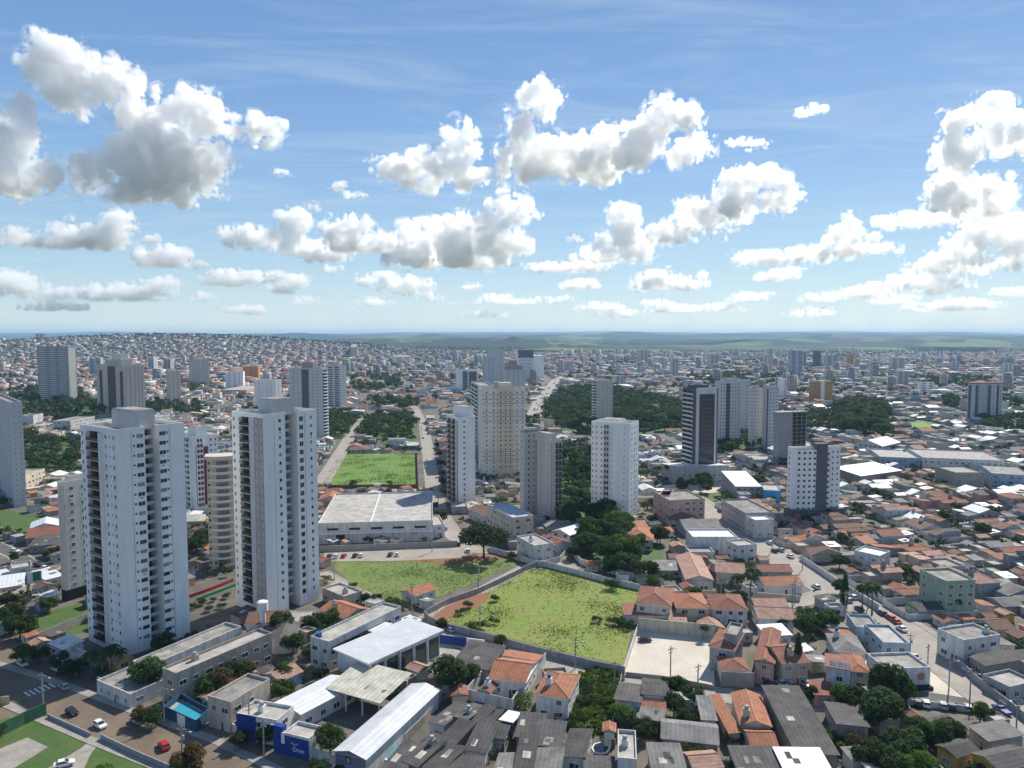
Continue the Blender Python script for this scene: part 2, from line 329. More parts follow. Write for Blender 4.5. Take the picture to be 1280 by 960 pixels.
sheet('lawn',[(-10,900),(60,893),(118,921),(20,990),(-10,990)],.03,'grass_lawn'); sheet('lawn',[(115,930),(126,925),(215,962),(215,985),(90,985)],.03,'grass_lawn')
sheet('court',[(-10,940),(34,922),(60,934),(10,965),(-10,972)],.05,'pavement',excl=False)
sheet('path',[(20,985),(100,936),(118,923),(127,925),(112,945),(95,985)],.045,'pavement',excl=False)
sheet('lawn',[(925,545),(1010,545),(1000,530),(940,532)],.03,'grass_lawn',excl=False) if 0 else None
sheet('grass_field',[(1138,540),(1170,539),(1176,527),(1140,528)],.03,'grass_bright')
sheet('lawn',[(0,636),(80,650),(85,668),(0,668)],.03,'grass_lawn')
sheet('lawn',[(75,760),(110,752),(110,790),(45,800),(30,775)],.03,'grass_lawn')
sheet('plaza',[(795,612),(880,600),(960,607),(890,616),(845,618),(800,622)],.03,'yard',excl=False)
# zebra crossing on the corner street
zb=MB()
for k in range(7):
    x,y=G(34+k*6.2,868-k*2.2); zb.xf=(x,y,0,math.cos(.95),math.sin(.95)); zb.box(-.28,.28,-1.9,1.9,.09,.094,'line_paint')
tag(zb.build('road_marking'),kind='structure')
# ---------------------------------------------------------------- buildings: shared builders
WT={}
def win_mesh(wd,ht,gl='glass',fr='white_paint',mull=1):
    k=(round(wd,2),round(ht,2),gl,fr,mull)
    if k not in WT:
        b=MB(); win_geo(b,0,0,0,0,wd,ht,gl,fr,mull); WT[k]=b.mesh('window')
    return WT[k]
def win_geo(b,x,y,z,rot,wd,ht,gl,fr,mull):
    o=b.xf; c,s=math.cos(rot),math.sin(rot)
    if o: X=o[0]+x*o[3]-y*o[4]; Y=o[1]+x*o[4]+y*o[3]; b.xf=(X,Y,o[2]+z,o[3]*c-o[4]*s,o[4]*c+o[3]*s)
    else: b.xf=(x,y,z,c,s)
    t=.08; e=.035
    b.box(-wd/2-t,wd/2+t,-.06,0.02,-t,0,fr); b.box(-wd/2-t,wd/2+t,-.05,.02,ht,ht+t,fr); b.box(-wd/2-t,-wd/2,-.05,.02,0,ht,fr); b.box(wd/2,wd/2+t,-.05,.02,0,ht,fr)
    b.quad((-wd/2,-.012,0),(wd/2,-.012,0),(wd/2,-.012,ht),(-wd/2,-.012,ht),gl)
    if mull: b.box(-.03,.03,-.04,-.014,0,ht,fr)
    b.xf=o
def sink_get(S,part):           # S: dict of part name -> MB (separate parts) or one MB for everything
    if isinstance(S,MB): return S
    return S.setdefault(part,MB())
def roof_geo(b,kind,x0,x1,y0,y1,h,rm,wb,wm,pitch=.34,o=.45):
    w,d=x1-x0,y1-y0; X0,X1,Y0,Y1=x0-o,x1+o,y0-o,y1+o; z0=h-.02
    alongx=w>=d
    if kind in('gx','gy'): alongx=(kind=='gx')
    if kind in('hip','gable','gx','gy'):
        half=((Y1-Y0) if alongx else (X1-X0))/2; zr=z0+half*pitch
        if kind=='hip':
            if alongx: r0=(X0+half,(Y0+Y1)/2,zr); r1=(X1-half,(Y0+Y1)/2,zr)
            else: r0=((X0+X1)/2,Y0+half,zr); r1=((X0+X1)/2,Y1-half,zr)
        else:
            if alongx: r0=(X0,(Y0+Y1)/2,zr); r1=(X1,(Y0+Y1)/2,zr)
            else: r0=((X0+X1)/2,Y0,zr); r1=((X0+X1)/2,Y1,zr)
        a,bb,c,dd=(X0,Y0,z0),(X1,Y0,z0),(X1,Y1,z0),(X0,Y1,z0)
        if alongx:
            b.add([a,bb,r1,r0],[(0,1,2,3)],rm); b.add([c,dd,r0,r1],[(0,1,2,3)],rm)
            if kind=='hip': b.add([bb,c,r1],[(0,1,2)],rm); b.add([dd,a,r0],[(0,1,2)],rm)
            else:
                g=(zr-z0)*(1-o/half)
                for xx in (x0,x1): wb.add([(xx,y0,h-.03),(xx,y1,h-.03),(xx,(y0+y1)/2,h+g-.06)],[(0,1,2)],wm)
        else:
            b.add([bb,c,r1,r0],[(0,1,2,3)],rm); b.add([dd,a,r0,r1],[(0,1,2,3)],rm)
            if kind=='hip': b.add([a,bb,r0],[(0,1,2)],rm); b.add([c,dd,r1],[(0,1,2)],rm)
            else:
                g=(zr-z0)*(1-o/half)
                for yy in (y0,y1): wb.add([(x0,yy,h-.03),(x1,yy,h-.03),((x0+x1)/2,yy,h+g-.06)],[(0,1,2)],wm)
        for p,q in ((a,bb),(bb,c),(c,dd),(dd,a)):      # fascia gives the eaves a thickness
            if kind!='hip' and ((alongx and p[0]==q[0]) or (not alongx and p[1]==q[1])): continue
            b.add([(p[0],p[1],p[2]-.16),(q[0],q[1],q[2]-.16),q,p],[(0,1,2,3)],'white_paint' if wm!='wall_raw' else rm)
        b.add([(X0,Y0,z0-.16),(X0,Y1,z0-.16),(X1,Y1,z0-.16),(X1,Y0,z0-.16)],[(0,1,2,3)],wm)
        if rm.startswith('tile'):
            def cap(p,q):
                dx,dy=q[0]-p[0],q[1]-p[1]; l=math.hypot(dx,dy); 
                if l<.4: return
                nx,ny=-dy/l*.14,dx/l*.14
                b.add([(p[0]+nx,p[1]+ny,p[2]+.02),(p[0]-nx,p[1]-ny,p[2]+.02),(q[0]-nx,q[1]-ny,q[2]+.02),(q[0]+nx,q[1]+ny,q[2]+.02),(p[0],p[1],p[2]+.13),(q[0],q[1],q[2]+.13)],[(0,4,5,3),(4,1,2,5)],'tile_ridge')
            cap(r0,r1)
            if kind=='hip':
                for cnr in ((a,r0),(bb,r1 if alongx else r0),(c,r1),(dd,r0 if alongx else r1)): cap(*cnr)
    elif kind in('shed','shedx','shedy','shedX'):
        rise={'shed':(0,.12),'shedy':(0,-.12),'shedx':(.12,0),'shedX':(-.12,0)}[kind]
        f=lambda x,y:h+.12+rise[0]*(x-(x0 if rise[0]>0 else x1))+rise[1]*(y-(y0 if rise[1]>0 else y1))
        P=[(X0,Y0),(X1,Y0),(X1,Y1),(X0,Y1)]; top=[(x,y,f(x,y)) for x,y in P]; lo=[(x,y,f(x,y)-.12) for x,y in P]
        b.add(top+lo,[(0,1,2,3),(4,5,1,0),(5,6,2,1),(6,7,3,2),(7,4,0,3),(7,6,5,4)],rm)
        if rm.startswith('sheet') and x1-x0>3 and y1-y0>3:
            for _ in range(R_.choice([0,1,2,3])):
                pw,pd=R_.uniform(.8,1.8),R_.uniform(1.2,2.6); px=R_.uniform(x0,x1-pw); py=R_.uniform(y0,y1-pd); pp=[(px,py),(px+pw,py),(px+pw,py+pd),(px,py+pd)]
                b.add([(x,y,f(x,y)+.03) for x,y in pp]+[(x,y,f(x,y)+.002) for x,y in pp],[(0,1,2,3),(4,5,1,0),(5,6,2,1),(6,7,3,2),(7,4,0,3)],R_.choice(['sheet_grey','sheet_dark','sheet_stained','sheet_grey','slab']))
        Q=[(x0,y0),(x1,y0),(x1,y1),(x0,y1)]
        for i in range(4):
            p,q=Q[i],Q[(i+1)%4]; wb.add([(*p,h-.05),(*q,h-.05),(*q,max(h-.05,f(*q)-.13)),(*p,max(h-.05,f(*p)-.13))],[(0,1,2,3)],wm)
    else:   # flat slab behind a parapet
        ph=.75 if kind=='flat' else .25; t=.22
        wb.box(x0,x1,y0,y0+t,h,h+ph,wm); wb.box(x0,x1,y1-t,y1,h,h+ph,wm); wb.box(x0,x0+t,y0+t,y1-t,h,h+ph,wm); wb.box(x1-t,x1,y0+t,y1-t,h,h+ph,wm)
        b.add([(x0+t,y0+t,h+.06),(x1-t,y0+t,h+.06),(x1-t,y1-t,h+.06),(x0+t,y1-t,h+.06)],[(0,1,2,3)],rm)
def openings(x0,x1,y0,y1,h,rnd,faces,floors=1):
    out=[]
    fh=h/floors
    for fc in faces:
        L=(x1-x0) if fc in 'SN' else (y1-y0); n=max(1,int(L/3.6))
        for fl in range(floors):
            for i in range(n):
                if rnd.random()<.15: continue
                s=(i+.5)/n*L+rnd.uniform(-.3,.3); wd=rnd.choice([1.2,1.5,2.0]) if L>4 else 1.0
                z=fl*fh+1.0; ht=1.2
                if fc=='S': out.append((x0+s,y0,z,0,wd,ht))
                elif fc=='N': out.append((x0+s,y1,z,math.pi,wd,ht))
                elif fc=='E': out.append((x1,y0+s,z,math.pi/2,wd,ht))
                else: out.append((x0,y0+s,z,-math.pi/2,wd,ht))
    return out
def volume(S,x0,x1,y0,y1,h,roof,wm,rm,pitch=.34,o=.45,open_sides=False):
    wb=sink_get(S,'wall'); rb=sink_get(S,'roof')
    if open_sides:
        pb=sink_get(S,'post')
        for x in (x0+.2,x1-.2):
            n=max(2,int((y1-y0)/5)+1)
            for i in range(n): y=y0+.2+(y1-y0-.4)*i/(n-1); pb.box(x-.12,x+.12,y-.12,y+.12,0,h,'concrete')
        if roof=='flat': roof='slab'
        wb2=MB() if not isinstance(S,MB) else S
        rb.box(x0-o,x1+o,y0-o,y1+o,h,h+.25,wm,top=rm)
        return
    wb.box(x0,x1,y0,y1,0,h,wm,bottom=False)
    roof_geo(rb,roof,x0,x1,y0,y1,h,rm,wb,wm,pitch,o)
def faces_to_camera(x,y,rot):
    c,s=math.cos(rot),math.sin(rot); out=''
    for nm,(nx,ny) in (('S',(0,-1)),('N',(0,1)),('E',(1,0)),('W',(-1,0))):
        wx,wy=nx*c-ny*s,nx*s+ny*c
        if wx*-x+wy*-y>.12*math.hypot(x,y): out+=nm
    return out
def house(x,y,rot,w,d,h,roof,wm,rm,floors=1,seed=0,ext=True,sink=None,name='house',door=True,tank=.14,extra=None,pitch=.34,wins=True,z=0):
    rnd=random.Random(seed); S=sink if sink is not None else {}
    if sink is not None: sink.xf=(x,y,z,math.cos(rot),math.sin(rot))
    x0,x1,y0,y1=-w/2,w/2,-d/2,d/2
    fc=faces_to_camera(x,y,rot); ops=[]
    main=(x0,x1,y0,y1); vols=[]
    if ext and min(w,d)>6:      # a lot holds a main house and lower annexes round a patio
        f=rnd.uniform(.42,.66); back=rnd.random()<.5; ym=y0+d*(1-f) if back else y0+d*f
        main=(x0,x1,ym,y1) if back else (x0,x1,y0,ym); g=x0+w*rnd.uniform(.36,.64); ya,yb=(y0,ym-.03) if back else (ym+.03,y1)
        for (xa,xb) in ((x0,g-.02),(g+.02,x1)):
            if rnd.random()<.8:
                sh=rnd.uniform(.55,1); yy=(yb-(yb-ya)*sh,yb) if back else (ya,ya+(yb-ya)*sh)
                hh=rnd.uniform(2.5,3.1) if h<4.5 else rnd.choice([2.9,h-1.2])
                vols.append((xa,xb,*yy,hh,rnd.choice(['gy','gx','shed','shedy','shedx','slab']),wm,rnd.choice([rm,rm,rm,'sheet_dark','sheet_grey','slab_pale','sheet_white' if rnd.random()<.4 else rm])))
        if rnd.random()<.4 and roof not in('flat','slab') and w>9:
            g2=main[0]+w*rnd.uniform(.4,.6); vols.append((g2+.02,main[1],main[2]+rnd.uniform(.0,2),main[3]-rnd.uniform(0,1.5),h-rnd.choice([.5,.8,0]),rnd.choice(['gy','gable','hip']),wm,rm)); main=(main[0],g2,main[2],main[3])
    for v in vols:
        if v[1]-v[0]<1.5 or v[3]-v[2]<1.5: continue
        if v[5]=='slab' and v[7][:4]=='tile': v=v[:7]+('slab_pale',)
        volume(S,*v,pitch)
        if v[2]==y0 and wins: ops+=openings(v[0],v[1],v[2],v[3],v[4],rnd,[c for c in fc if c=='S'])
        if v[3]==y1 and wins: ops+=openings(v[0],v[1],v[2],v[3],v[4],rnd,[c for c in fc if c=='N'])
    volume(S,*main,h,roof,wm,rm,pitch)
    if wins: ops+=openings(*main,h,rnd,fc,floors)
    gl=rnd.choice(['glass','glass','glass_light'])
    if sink is None:
        r=root(name,x,y,z,rot)
    if isinstance(extra,list):
        for f in extra: f(S)
    if rnd.random()<tank and wins:
        tb=sink_get(S,'water_tank'); tx,ty=rnd.uniform(main[0]+1.2,main[1]-1.2),rnd.uniform(main[2]+1.2,main[3]-1.2)
        zz=h+(.06 if roof in('flat','slab') else .3); tb.box(tx-.7,tx+.7,ty-.7,ty+.7,zz,zz+1.5 if roof in('flat','slab') else zz+min(w,d)*.17+1.0,wm)
        zt=zz+1.5 if roof in('flat','slab') else zz+min(w,d)*.17+1.0
        tb.cyl(tx,ty,zt,zt+.8,.55,rnd.choice(['tank_blue','tank_grey','tank_grey']),8,.48)
    if sink is not None:
        if wins:
            for (a,b_,zz,ro,wd,ht) in ops[:6]:
                win_geo(sink,a,b_,zz,ro,wd,ht,gl,'white_paint',0)
        sink.xf=None; return None
    for part,b in S.items():
        if b.v: b.build(part,r)
    for (a,b_,zz,ro,wd,ht) in ops: link('window',win_mesh(wd,ht,gl,'white_paint',1),r,(a,b_,zz),ro)
    if door and fc:
        f=fc[0]; L0={'S':(main[0]+main[1])/2,'N':(main[0]+main[1])/2,'E':(main[2]+main[3])/2,'W':(main[2]+main[3])/2}[f]+.9
        pos={'S':(L0,main[2],0,0),'N':(L0,main[3],0,math.pi),'E':(main[1],L0,0,math.pi/2),'W':(main[0],L0,0,-math.pi/2)}[f]
        link('door',win_mesh(.9,2.1,'tower_brown','white_paint',0),r,pos[:3],pos[3])
    return r
def rect(A,B,C,h):
    a=Vector(G(*A,h)); b=Vector(G(*B,h)); c=Vector(G(*C,h)); e=b-a; w=e.length; e/=w; n=Vector((-e.y,e.x)); d=(c-b).dot(n)
    ce=a+e*w/2+n*d/2; return ce.x,ce.y,math.atan2(e.y,e.x),w,abs(d)
NB=[0]
HOUSES=[]
def B(h,A,Bp,C,roof,wm,rm,label,cat='house',floors=None,ext=False,name='house',grow=0,**k):
    x,y,rot,w,d=rect(A,Bp,C,h); w+=grow; d+=grow; NB[0]+=1
    r=house(x,y,rot,w,d,h,roof,wm,rm,floors or max(1,round(h/3.2)),NB[0]*7+3,ext,name=name,**k)
    tag(r,label,cat); R=math.hypot(w,d)/2
    c,s=math.cos(rot),math.sin(rot); EXCL.append([(x+a*c-b*s,y+a*s+b*c) for a,b in ((-w/2-1.2,-d/2-1.2),(w/2+1.2,-d/2-1.2),(w/2+1.2,d/2+1.2),(-w/2-1.2,d/2+1.2))])
    return r
# ---------------------------------------------------------------- towers
def axes(a): return (math.sin(a),math.cos(a)),(-math.cos(a),math.sin(a))
def solve(P,e,u,z):
    dz=z-H; k=(u-640)/F      # x = k*dep, dep = y CP - dz SP
    return (k*(P[1]*CP-dz*SP)-P[0])/(e[0]-k*e[1]*CP)
TOWERS=[]
_a=MB(); _a.box(-.42,.42,-.38,-.01,0,.55,'white_paint'); _a.box(-.3,.1,-.4,-.381,.1,.45,'dark'); AC=_a.mesh('air_conditioner')
def tower(name,label,u,vt,vb,uL,uR,adeg,wm,right=(),left=(),fh=2.9,cat='apartment tower',depth=None,rm='slab',pent=(),par=1.1,base=None,base_m='tower_grey',extra=None,split=None,parts=True,blocks=None,wl=None,group=None,maxw=None,skip=0):
    a=math.radians(adeg); e1,e2=axes(a); P=G(u,vb); dep=P[1]*CP+H*SP
    # height from the top pixel row
    r=ray(u,vt); t=math.hypot(*P)/math.hypot(r[0],r[1]); h=H+r[2]*t
    W=solve(P,e1,uR,h*.6) if uR is not None else depth; D=solve(P,e2,uL,h*.6) if uL is not None else depth
    W=abs(W); D=abs(D)
    if depth: 
        W=min(W,depth) if uR is not None and W>depth else W
    R=root(name,P[0],P[1],0,math.pi/2-a,label,cat,group)
    wb=MB(); nfl=max(1,int((h-(base or 1.0))/fh)); z00=h-nfl*fh-.3
    if blocks: 
        for (x0,x1,y0,y1,dh,m) in blocks(W,D): wb.box(x0,x1,y0,y1,0,h+dh-.0,m or wm,top=rm,bottom=False)
        BL=blocks(W,D)
    else:
        wb.box(0,W,0,D,0,h,wm,top=rm,bottom=False); BL=[(0,W,0,D,0,wm)]
    wb.build('wall',R)
    pb=MB()
    for (x0,x1,y0,y1,dh,m) in BL:
        if par and dh>-3:
            t=.25;m=m or wm; z=h+dh
            pb.box(x0,x1,y0,y0+t,z,z+par,m); pb.box(x0,x1,y1-t,y1,z,z+par,m); pb.box(x0,x0+t,y0+t,y1-t,z,z+par,m); pb.box(x1-t,x1,y0+t,y1-t,z,z+par,m)
    if par: pb.build('parapet',R)
    for (x0,x1,y0,y1,ph,m) in pent:
        q=MB(); q.box(W*x0,W*x1,D*y0,D*y1,h+.01,h+ph,m,top=rm); q.box(W*x0+.3,W*x1-.3,D*y0+.3,D*y1-.3,h+ph+.01,h+ph+.35,m,top=rm); q.build('penthouse',R)
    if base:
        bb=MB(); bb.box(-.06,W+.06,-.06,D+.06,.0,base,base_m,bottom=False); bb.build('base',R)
    wins=[];
    def place(face,pats):
        L=W if face=='R' else D; rot=0 if face=='R' else -math.pi/2
        def P3(s,z,o=0): return (s,-o,z) if face=='R' else (-o,s,z)
        for p in pats:
            k=p[0]
            if k=='w':         # window column: ('w', fraction, width, height, sill, glass choices)
                _,f,wd,ht,si=p[:5]; gls=p[5] if len(p)>5 else ('glass',); y0=p[6] if len(p)>6 else 0
                for i in range(nfl):
                    z=z00+i*fh+si
                    if z<(base or 0)+.3: continue
                    q=P3(f*L,z,-y0); wins.append((q,rot,wd,ht,R_.choice(gls)))
            elif k=='b':       # balcony bay: ('b', f0, f1, depth, rail material)
                _,f0,f1,dp,rm_=p[:5]; bk=MB(); a0,a1=-(f1-f0)*L/2,(f1-f0)*L/2
                bk.box(a0,a1,-dp,0,-.14,0,'tower_white' if rm_!='tower_sand' else rm_); bk.box(a0,a1,-dp,-dp+.08,0,1.0,rm_); bk.box(a0,a0+.12,-dp+.08,0,0,fh-.15,wm); bk.box(a1-.12,a1,-dp+.08,0,0,fh-.15,wm)
                bk.quad((a0+.12,-.02,.02),(a1-.12,-.02,.02),(a1-.12,-.02,fh-.2),(a0+.12,-.02,fh-.2),'glass'); bk.box(-.08,.08,-dp+.08,-.03,0,fh-.15,p[5] if len(p)>5 else wm)
                me=bk.mesh('balcony')
                lst=[]
                for i in range(nfl):
                    z=z00+i*fh+.1
                    if z<(base or 0)+.3: continue
                    q=P3((f0+f1)/2*L,z); lst.append((q,me))
                if parts:
                    for q,me_ in lst: link('balcony',me_,R,q,rot)
                else:
                    mb=MB()
                    for q,me_ in lst:
                        c,s=math.cos(rot),math.sin(rot); mb.xf=(q[0],q[1],q[2],c,s); mb.box(a0,a1,-dp,0,-.14,.9,rm_); mb.quad((a0+.1,-.02,.9),(a1-.1,-.02,.9),(a1-.1,-.02,fh-.3),(a0+.1,-.02,fh-.3),'glass')
                    tag(mb.build('balcony',R),kind='stuff')
            elif k=='s':       # vertical panel: ('s', f0, f1, material, z0, z1, proud)
                _,f0,f1,m,z0,z1,pr=p; sb=MB(); z1=z1 if z1>0 else h+z1
                if face=='R': sb.box(f0*L,f1*L,-pr,.0,z0,z1,m)
                else: sb.box(-pr,0,f0*L,f1*L,z0,z1,m)
                sb.build('panel',R)
            elif k=='h':       # horizontal bands: ('h', every n floors, height, material, proud)
                _,n,bh,m,pr=p[:5]; f0,f1=(p[5],p[6]) if len(p)>6 else (0,1); sb=MB()
                for i in range(0,nfl+1,n):
                    z=z00+i*fh
                    if face=='R': sb.box(f0*L+.02,f1*L-.02,-pr,0,z,z+bh,m)
                    else: sb.box(-pr,0,f0*L+.02,f1*L-.02,z,z+bh,m)
                sb.build('band',R)
            elif k=='g':       # glazed band on every floor: ('g', f0, f1, height, sill, glass)
                _,f0,f1,ht,si,gl=p; sb=MB()
                for i in range(nfl):
                    z=z00+i*fh+si
                    if z<(base or 0)+.2: continue
                    if face=='R': sb.quad((f0*L,-.03,z),(f1*L,-.03,z),(f1*L,-.03,z+ht),(f0*L,-.03,z+ht),gl)
                    else: sb.quad((-.03,f1*L,z),(-.03,f0*L,z),(-.03,f0*L,z+ht),(-.03,f1*L,z+ht),gl)
                sb.build('glazing',R)
    place('R',right); place('L',left)
    wins.sort(key=lambda q:-q[0][2]); n=0; rest=MB(); nr=0
    for (q,ro,wd,ht,gl) in wins:
        if parts and n<100: link('window',win_mesh(wd,ht,gl,wl or 'white_paint',1 if wd>.9 else 0),R,q,ro); n+=1
        else: win_geo(rest,*q,ro,wd,ht,gl,wl or 'white_paint',0); nr+=1
    if nr: tag(rest.build('window',R),kind='stuff')
    if parts:
        for (q,ro,wd,ht,gl) in wins[::1]:
            if R_.random()<.09 and wd>.7: link('air_conditioner',AC,R,(q[0],q[1],q[2]-.75),ro)
    if extra: extra(R,W,D,h,nfl,z00)
    TOWERS.append((label,u,vt)); LAND.append((label,u,(vt+vb)/2))
    c,s=e1,e2; m=1.5; EXCL.append([(P[0]+x*c[0]+y*s[0],P[1]+x*c[1]+y*s[1]) for x,y in ((-m,-m),(W+m,-m),(W+m,D+m),(-m,D+m))])
    return R
GL=('glass','glass','glass_light'); GLD=('glass','glass_light','glass_light')
# two slabs joined by a recessed core, twenty-two storeys
def twin(W,D): return [(0,W*.395,0,D*.9,0,None),(W*.395,W*.61,5.2,D*.93,-.2,'tower_grey'),(W*.61,W,0,D*.9,0,None),(W*.08,W*.5,D*.9,D,-1.2,'tower_bluegrey')]
def twin_extra(rm2,side):
    def f(R,W,D,h,nfl,z00):
        for i in range(nfl):
            z=z00+i*2.9; b=MB(); b.box(W*.395+.02,W*.61-.02,3.4,5.18,z,z+.14,'tower_palegrey'); b.box(W*.395+.02,W*.61-.02,3.4,3.5,z+.14,z+1.1,'tower_palegrey'); b.quad((W*.43,5.17,z+.2),(W*.575,5.17,z+.2),(W*.575,5.17,z+2.4),(W*.43,5.17,z+2.4),'glass'); b.build('balcony',R)
        q=MB()
        for f0 in (.198,.77): q.box(W*f0-.05,W*f0+.05,-.03,0,1,h,'joint')
        for zf in (.12,.3,.48,.66,.83):
            q.box(.05,W*.395-.05,-.02,0,h*zf,h*zf+.05,'tower_palegrey'); q.box(W*.61+.05,W-.05,-.02,0,h*zf,h*zf+.05,'tower_palegrey')
        q.build('joint',R)
    return f
tower('apartment_tower','tall white twin-slab apartment tower, a red stripe down its balconies, nearest of all towers',156,541,822,100,233,35,'tower_white',
  right=[('w',.235,.55,.6,1.5,('glass',)),('w',.325,2.0,1.15,1.1,GL),('w',.66,2.0,1.15,1.1,GL),('w',.735,.55,.6,1.5,('glass',))],
  left=[('b',.36,.66,1.25,'glass','tower_brown'),('w',.08,.8,1.1,1.1,GL),('w',.17,.5,.55,1.5,GL),('w',.27,.8,1.1,1.1,GL),('w',.73,.8,1.1,1.1,GL),('w',.85,.7,1.1,1.1,GL)],
  blocks=twin,pent=[(.3,.62,.1,.62,5.6,'tower_palegrey')],extra=twin_extra(None,0))
def twin2(W,D): return [(0,W*.40,0,D*.95,0,None),(W*.40,W*.62,5.2,D*.95,-.2,'tower_grey'),(W*.62,W,0,D*.95,0,None)]
tower('apartment_tower','tall white twin-slab apartment tower with a grey corner stripe, beside the white water tower',334,522,772,290,397,38,'tower_white',
  right=[('w',.30,.9,1.1,1.1,GL),('w',.70,1.5,1.6,.7,('glass',)),('w',.89,.8,1.1,1.1,GLD)],
  left=[('b',.32,.62,1.25,'glass','tower_brown'),('w',.72,.8,1.1,1.1,GL),('w',.88,.8,1.1,1.1,GL),('w',.06,.5,1.1,1.1,GL),('w',.2,.5,1.1,1.1,GL),('s',0,.285,'tower_grey',2,-.2,.03)],
  blocks=twin2,pent=[(.22,.62,.06,.5,5.4,'tower_palegrey')],extra=twin_extra(None,1))
tower('apartment_tower','plain grey windowless-looking tower cut by the left edge of the photo',18,505,634,-12,30,48,'tower_palegrey',
  right=[('w',.3,.5,.6,1.4),('w',.75,.5,.6,1.4)],left=[('w',.12,.5,.6,1.4),('w',.3,.5,.6,1.4),('w',.55,.5,.6,1.4),('w',.85,.5,.6,1.4)],depth=18)
tower('apartment_block','cream apartment block on dark stilts, half hidden behind the nearest twin-slab tower',84,606,752,74,122,30,'tower_cream',
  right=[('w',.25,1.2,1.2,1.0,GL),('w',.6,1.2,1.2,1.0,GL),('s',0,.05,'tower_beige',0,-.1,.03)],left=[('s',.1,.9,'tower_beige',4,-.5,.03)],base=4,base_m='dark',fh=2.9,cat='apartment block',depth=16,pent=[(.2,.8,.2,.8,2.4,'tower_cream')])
tower('apartment_tower','white tower with a dark red vertical panel, seen between the two twin-slab towers',245,548,640,222,273,40,'tower_white',
  right=[('s',.06,.2,'tower_red',3,-4,.04),('s',.36,.58,'tower_red',3,-5,.06),('w',.7,.9,1.1,1.0,GL),('b',.08,.34,1.2,'white_paint'),('w',.9,.8,1.1,1.0,GL)],left=[('b',.2,.6,1.2,'white_paint'),('w',.8,1.1,1.2,1.0)],pent=[(.25,.7,.2,.7,5,'tower_white')])
def beige_curve(R,W,D,h,nfl,z00):
    for i in range(nfl):
        z=z00+i*2.9; b=MB(); n=8; arc=[(W*.12+W*.76*k/n,-2.0*math.sin(math.pi*k/n)) for k in range(n+1)]
        b.prism(arc+[(W*.88,.0),(W*.12,0.0)][:2] if 0 else arc,z-.12,z+.02,'tower_sand')
        for k in range(n): (xa,ya),(xb,yb)=arc[k],arc[k+1]; b.quad((xa,ya,z+.02),(xb,yb,z+.02),(xb,yb,z+1.0),(xa,ya,z+1.0),'tower_cream')
        b.quad((W*.3,-.03,z+.1),(W*.7,-.03,z+.1),(W*.7,-.03,z+2.3),(W*.3,-.03,z+2.3),'glass_light'); b.build('balcony',R)
    b=MB(); n=10; arc=[(-.8+(W+1.6)*k/n,-2.4*math.sin(math.pi*k/n)-.6) for k in range(n+1)]; b.prism(arc+[(W+.8,D*.5),(-.8,D*.5)],h-.1,h+1.3,'tower_beige'); b.build('roof_canopy',R)
tower('apartment_tower','sand-coloured apartment tower with curved balconies, left of the second twin-slab tower',262,574,712,256,298,72,'tower_sand',right=[('w',.06,.8,1.1,1.0,GL),('w',.94,.8,1.1,1.0,GL)],left=[('w',.5,1,1.1,1)],depth=16,extra=beige_curve,par=0)
tower('apartment_tower','white slab tower with a brown balcony side, right of the bright green field',573,524,634,559,594,62,'tower_white',
  right=[('w',.36,1.1,1.0,1.1,('glass',)),('w',.98,.1,.1,1)],left=[('s',.04,.96,'tower_brown',1,-1,.02),('b',.1,.9,1.1,'tower_brown')],depth=16,pent=[(.3,.98,.1,.9,6,'tower_white')])
def cream_extra(R,W,D,h,nfl,z00):
    b=MB(); b.box(W*.34,W*.72,-.7,0,2,h+2.5,'tower_sand'); b.box(W*.4,W*.66,-.8,4,h+2.5,h+5,'tower_cream'); b.build('bay',R)
    s=MB()
    for k,i in enumerate((3,4,5,12,13,14,nfl-3,nfl-2,nfl-1)):
        z=z00+i*2.9; s.box(.02,W*.34-.02,-.12,0,z,z+.3,'tower_brown'); s.box(W*.72+.02,W-.02,-.12,0,z,z+.3,'tower_brown'); s.box(W*.34-.05,W*.72+.05,-.85,-.71,z,z+.3,'tower_brown')
    s.build('band',R)
    for f in (.42,.53,.64):
        m=win_mesh(1.0,1.1,'glass','white_paint',0)
        for i in range(1,nfl): link('window',m,R,(W*f,-.7,z00+i*2.9+1),0)
tower('apartment_tower','wide cream tower with brown string courses and a raised central bay',603,488,598,598,657,78,'tower_cream',right=[('w',.1,1.0,1.1,1.0,GL),('w',.26,.9,1.1,1.0,GL),('w',.8,1.0,1.1,1.0,GLD),('w',.93,1.0,1.1,1.0,GL)],left=[('w',.5,1.2,1.2,1)],depth=40,extra=cream_extra,pent=[(.3,.45,.3,.6,5,'tower_palegrey')],parts=True)
tower('apartment_tower','grey slab with a ladder of balconies, directly behind the wide cream tower',600,484,578,589,618,80,'tower_palegrey',left=[('b',.1,.9,1.3,'white_paint')],right=[('w',.8,1,1.1,1)],depth=24,parts=True,base=12,base_m='tower_grey')
tower('apartment_tower','greyish beige tower with a dark window column, left of the narrower beige pair',655,541,650,650,672,60,'tower_beige',right=[('w',.35,1.0,1.3,.9,('glass',)),('w',.75,1.0,1.3,.9,('glass',)),('s',0,.25,'tower_palegrey',1,-.1,.04)],left=[('w',.5,.8,1,1)],depth=14,pent=[(.0,1,0,.8,1.8,'tower_palegrey')])
tower('apartment_tower','beige tower with green-glazed corner balconies, in front of the wide cream tower',691,553,656,668,702,55,'tower_beige',right=[('b',.12,.92,1.2,'glass_green')],left=[('w',.25,.6,.7,1.4,('glass',)),('w',.62,.6,.7,1.4,('glass',)),('s',.04,.1,'tower_grey',2,-.2,.03),('s',.85,.95,'tower_grey',2,-.2,.03)],depth=20,pent=[(.1,.95,.25,.95,3.4,'tower_beige')])
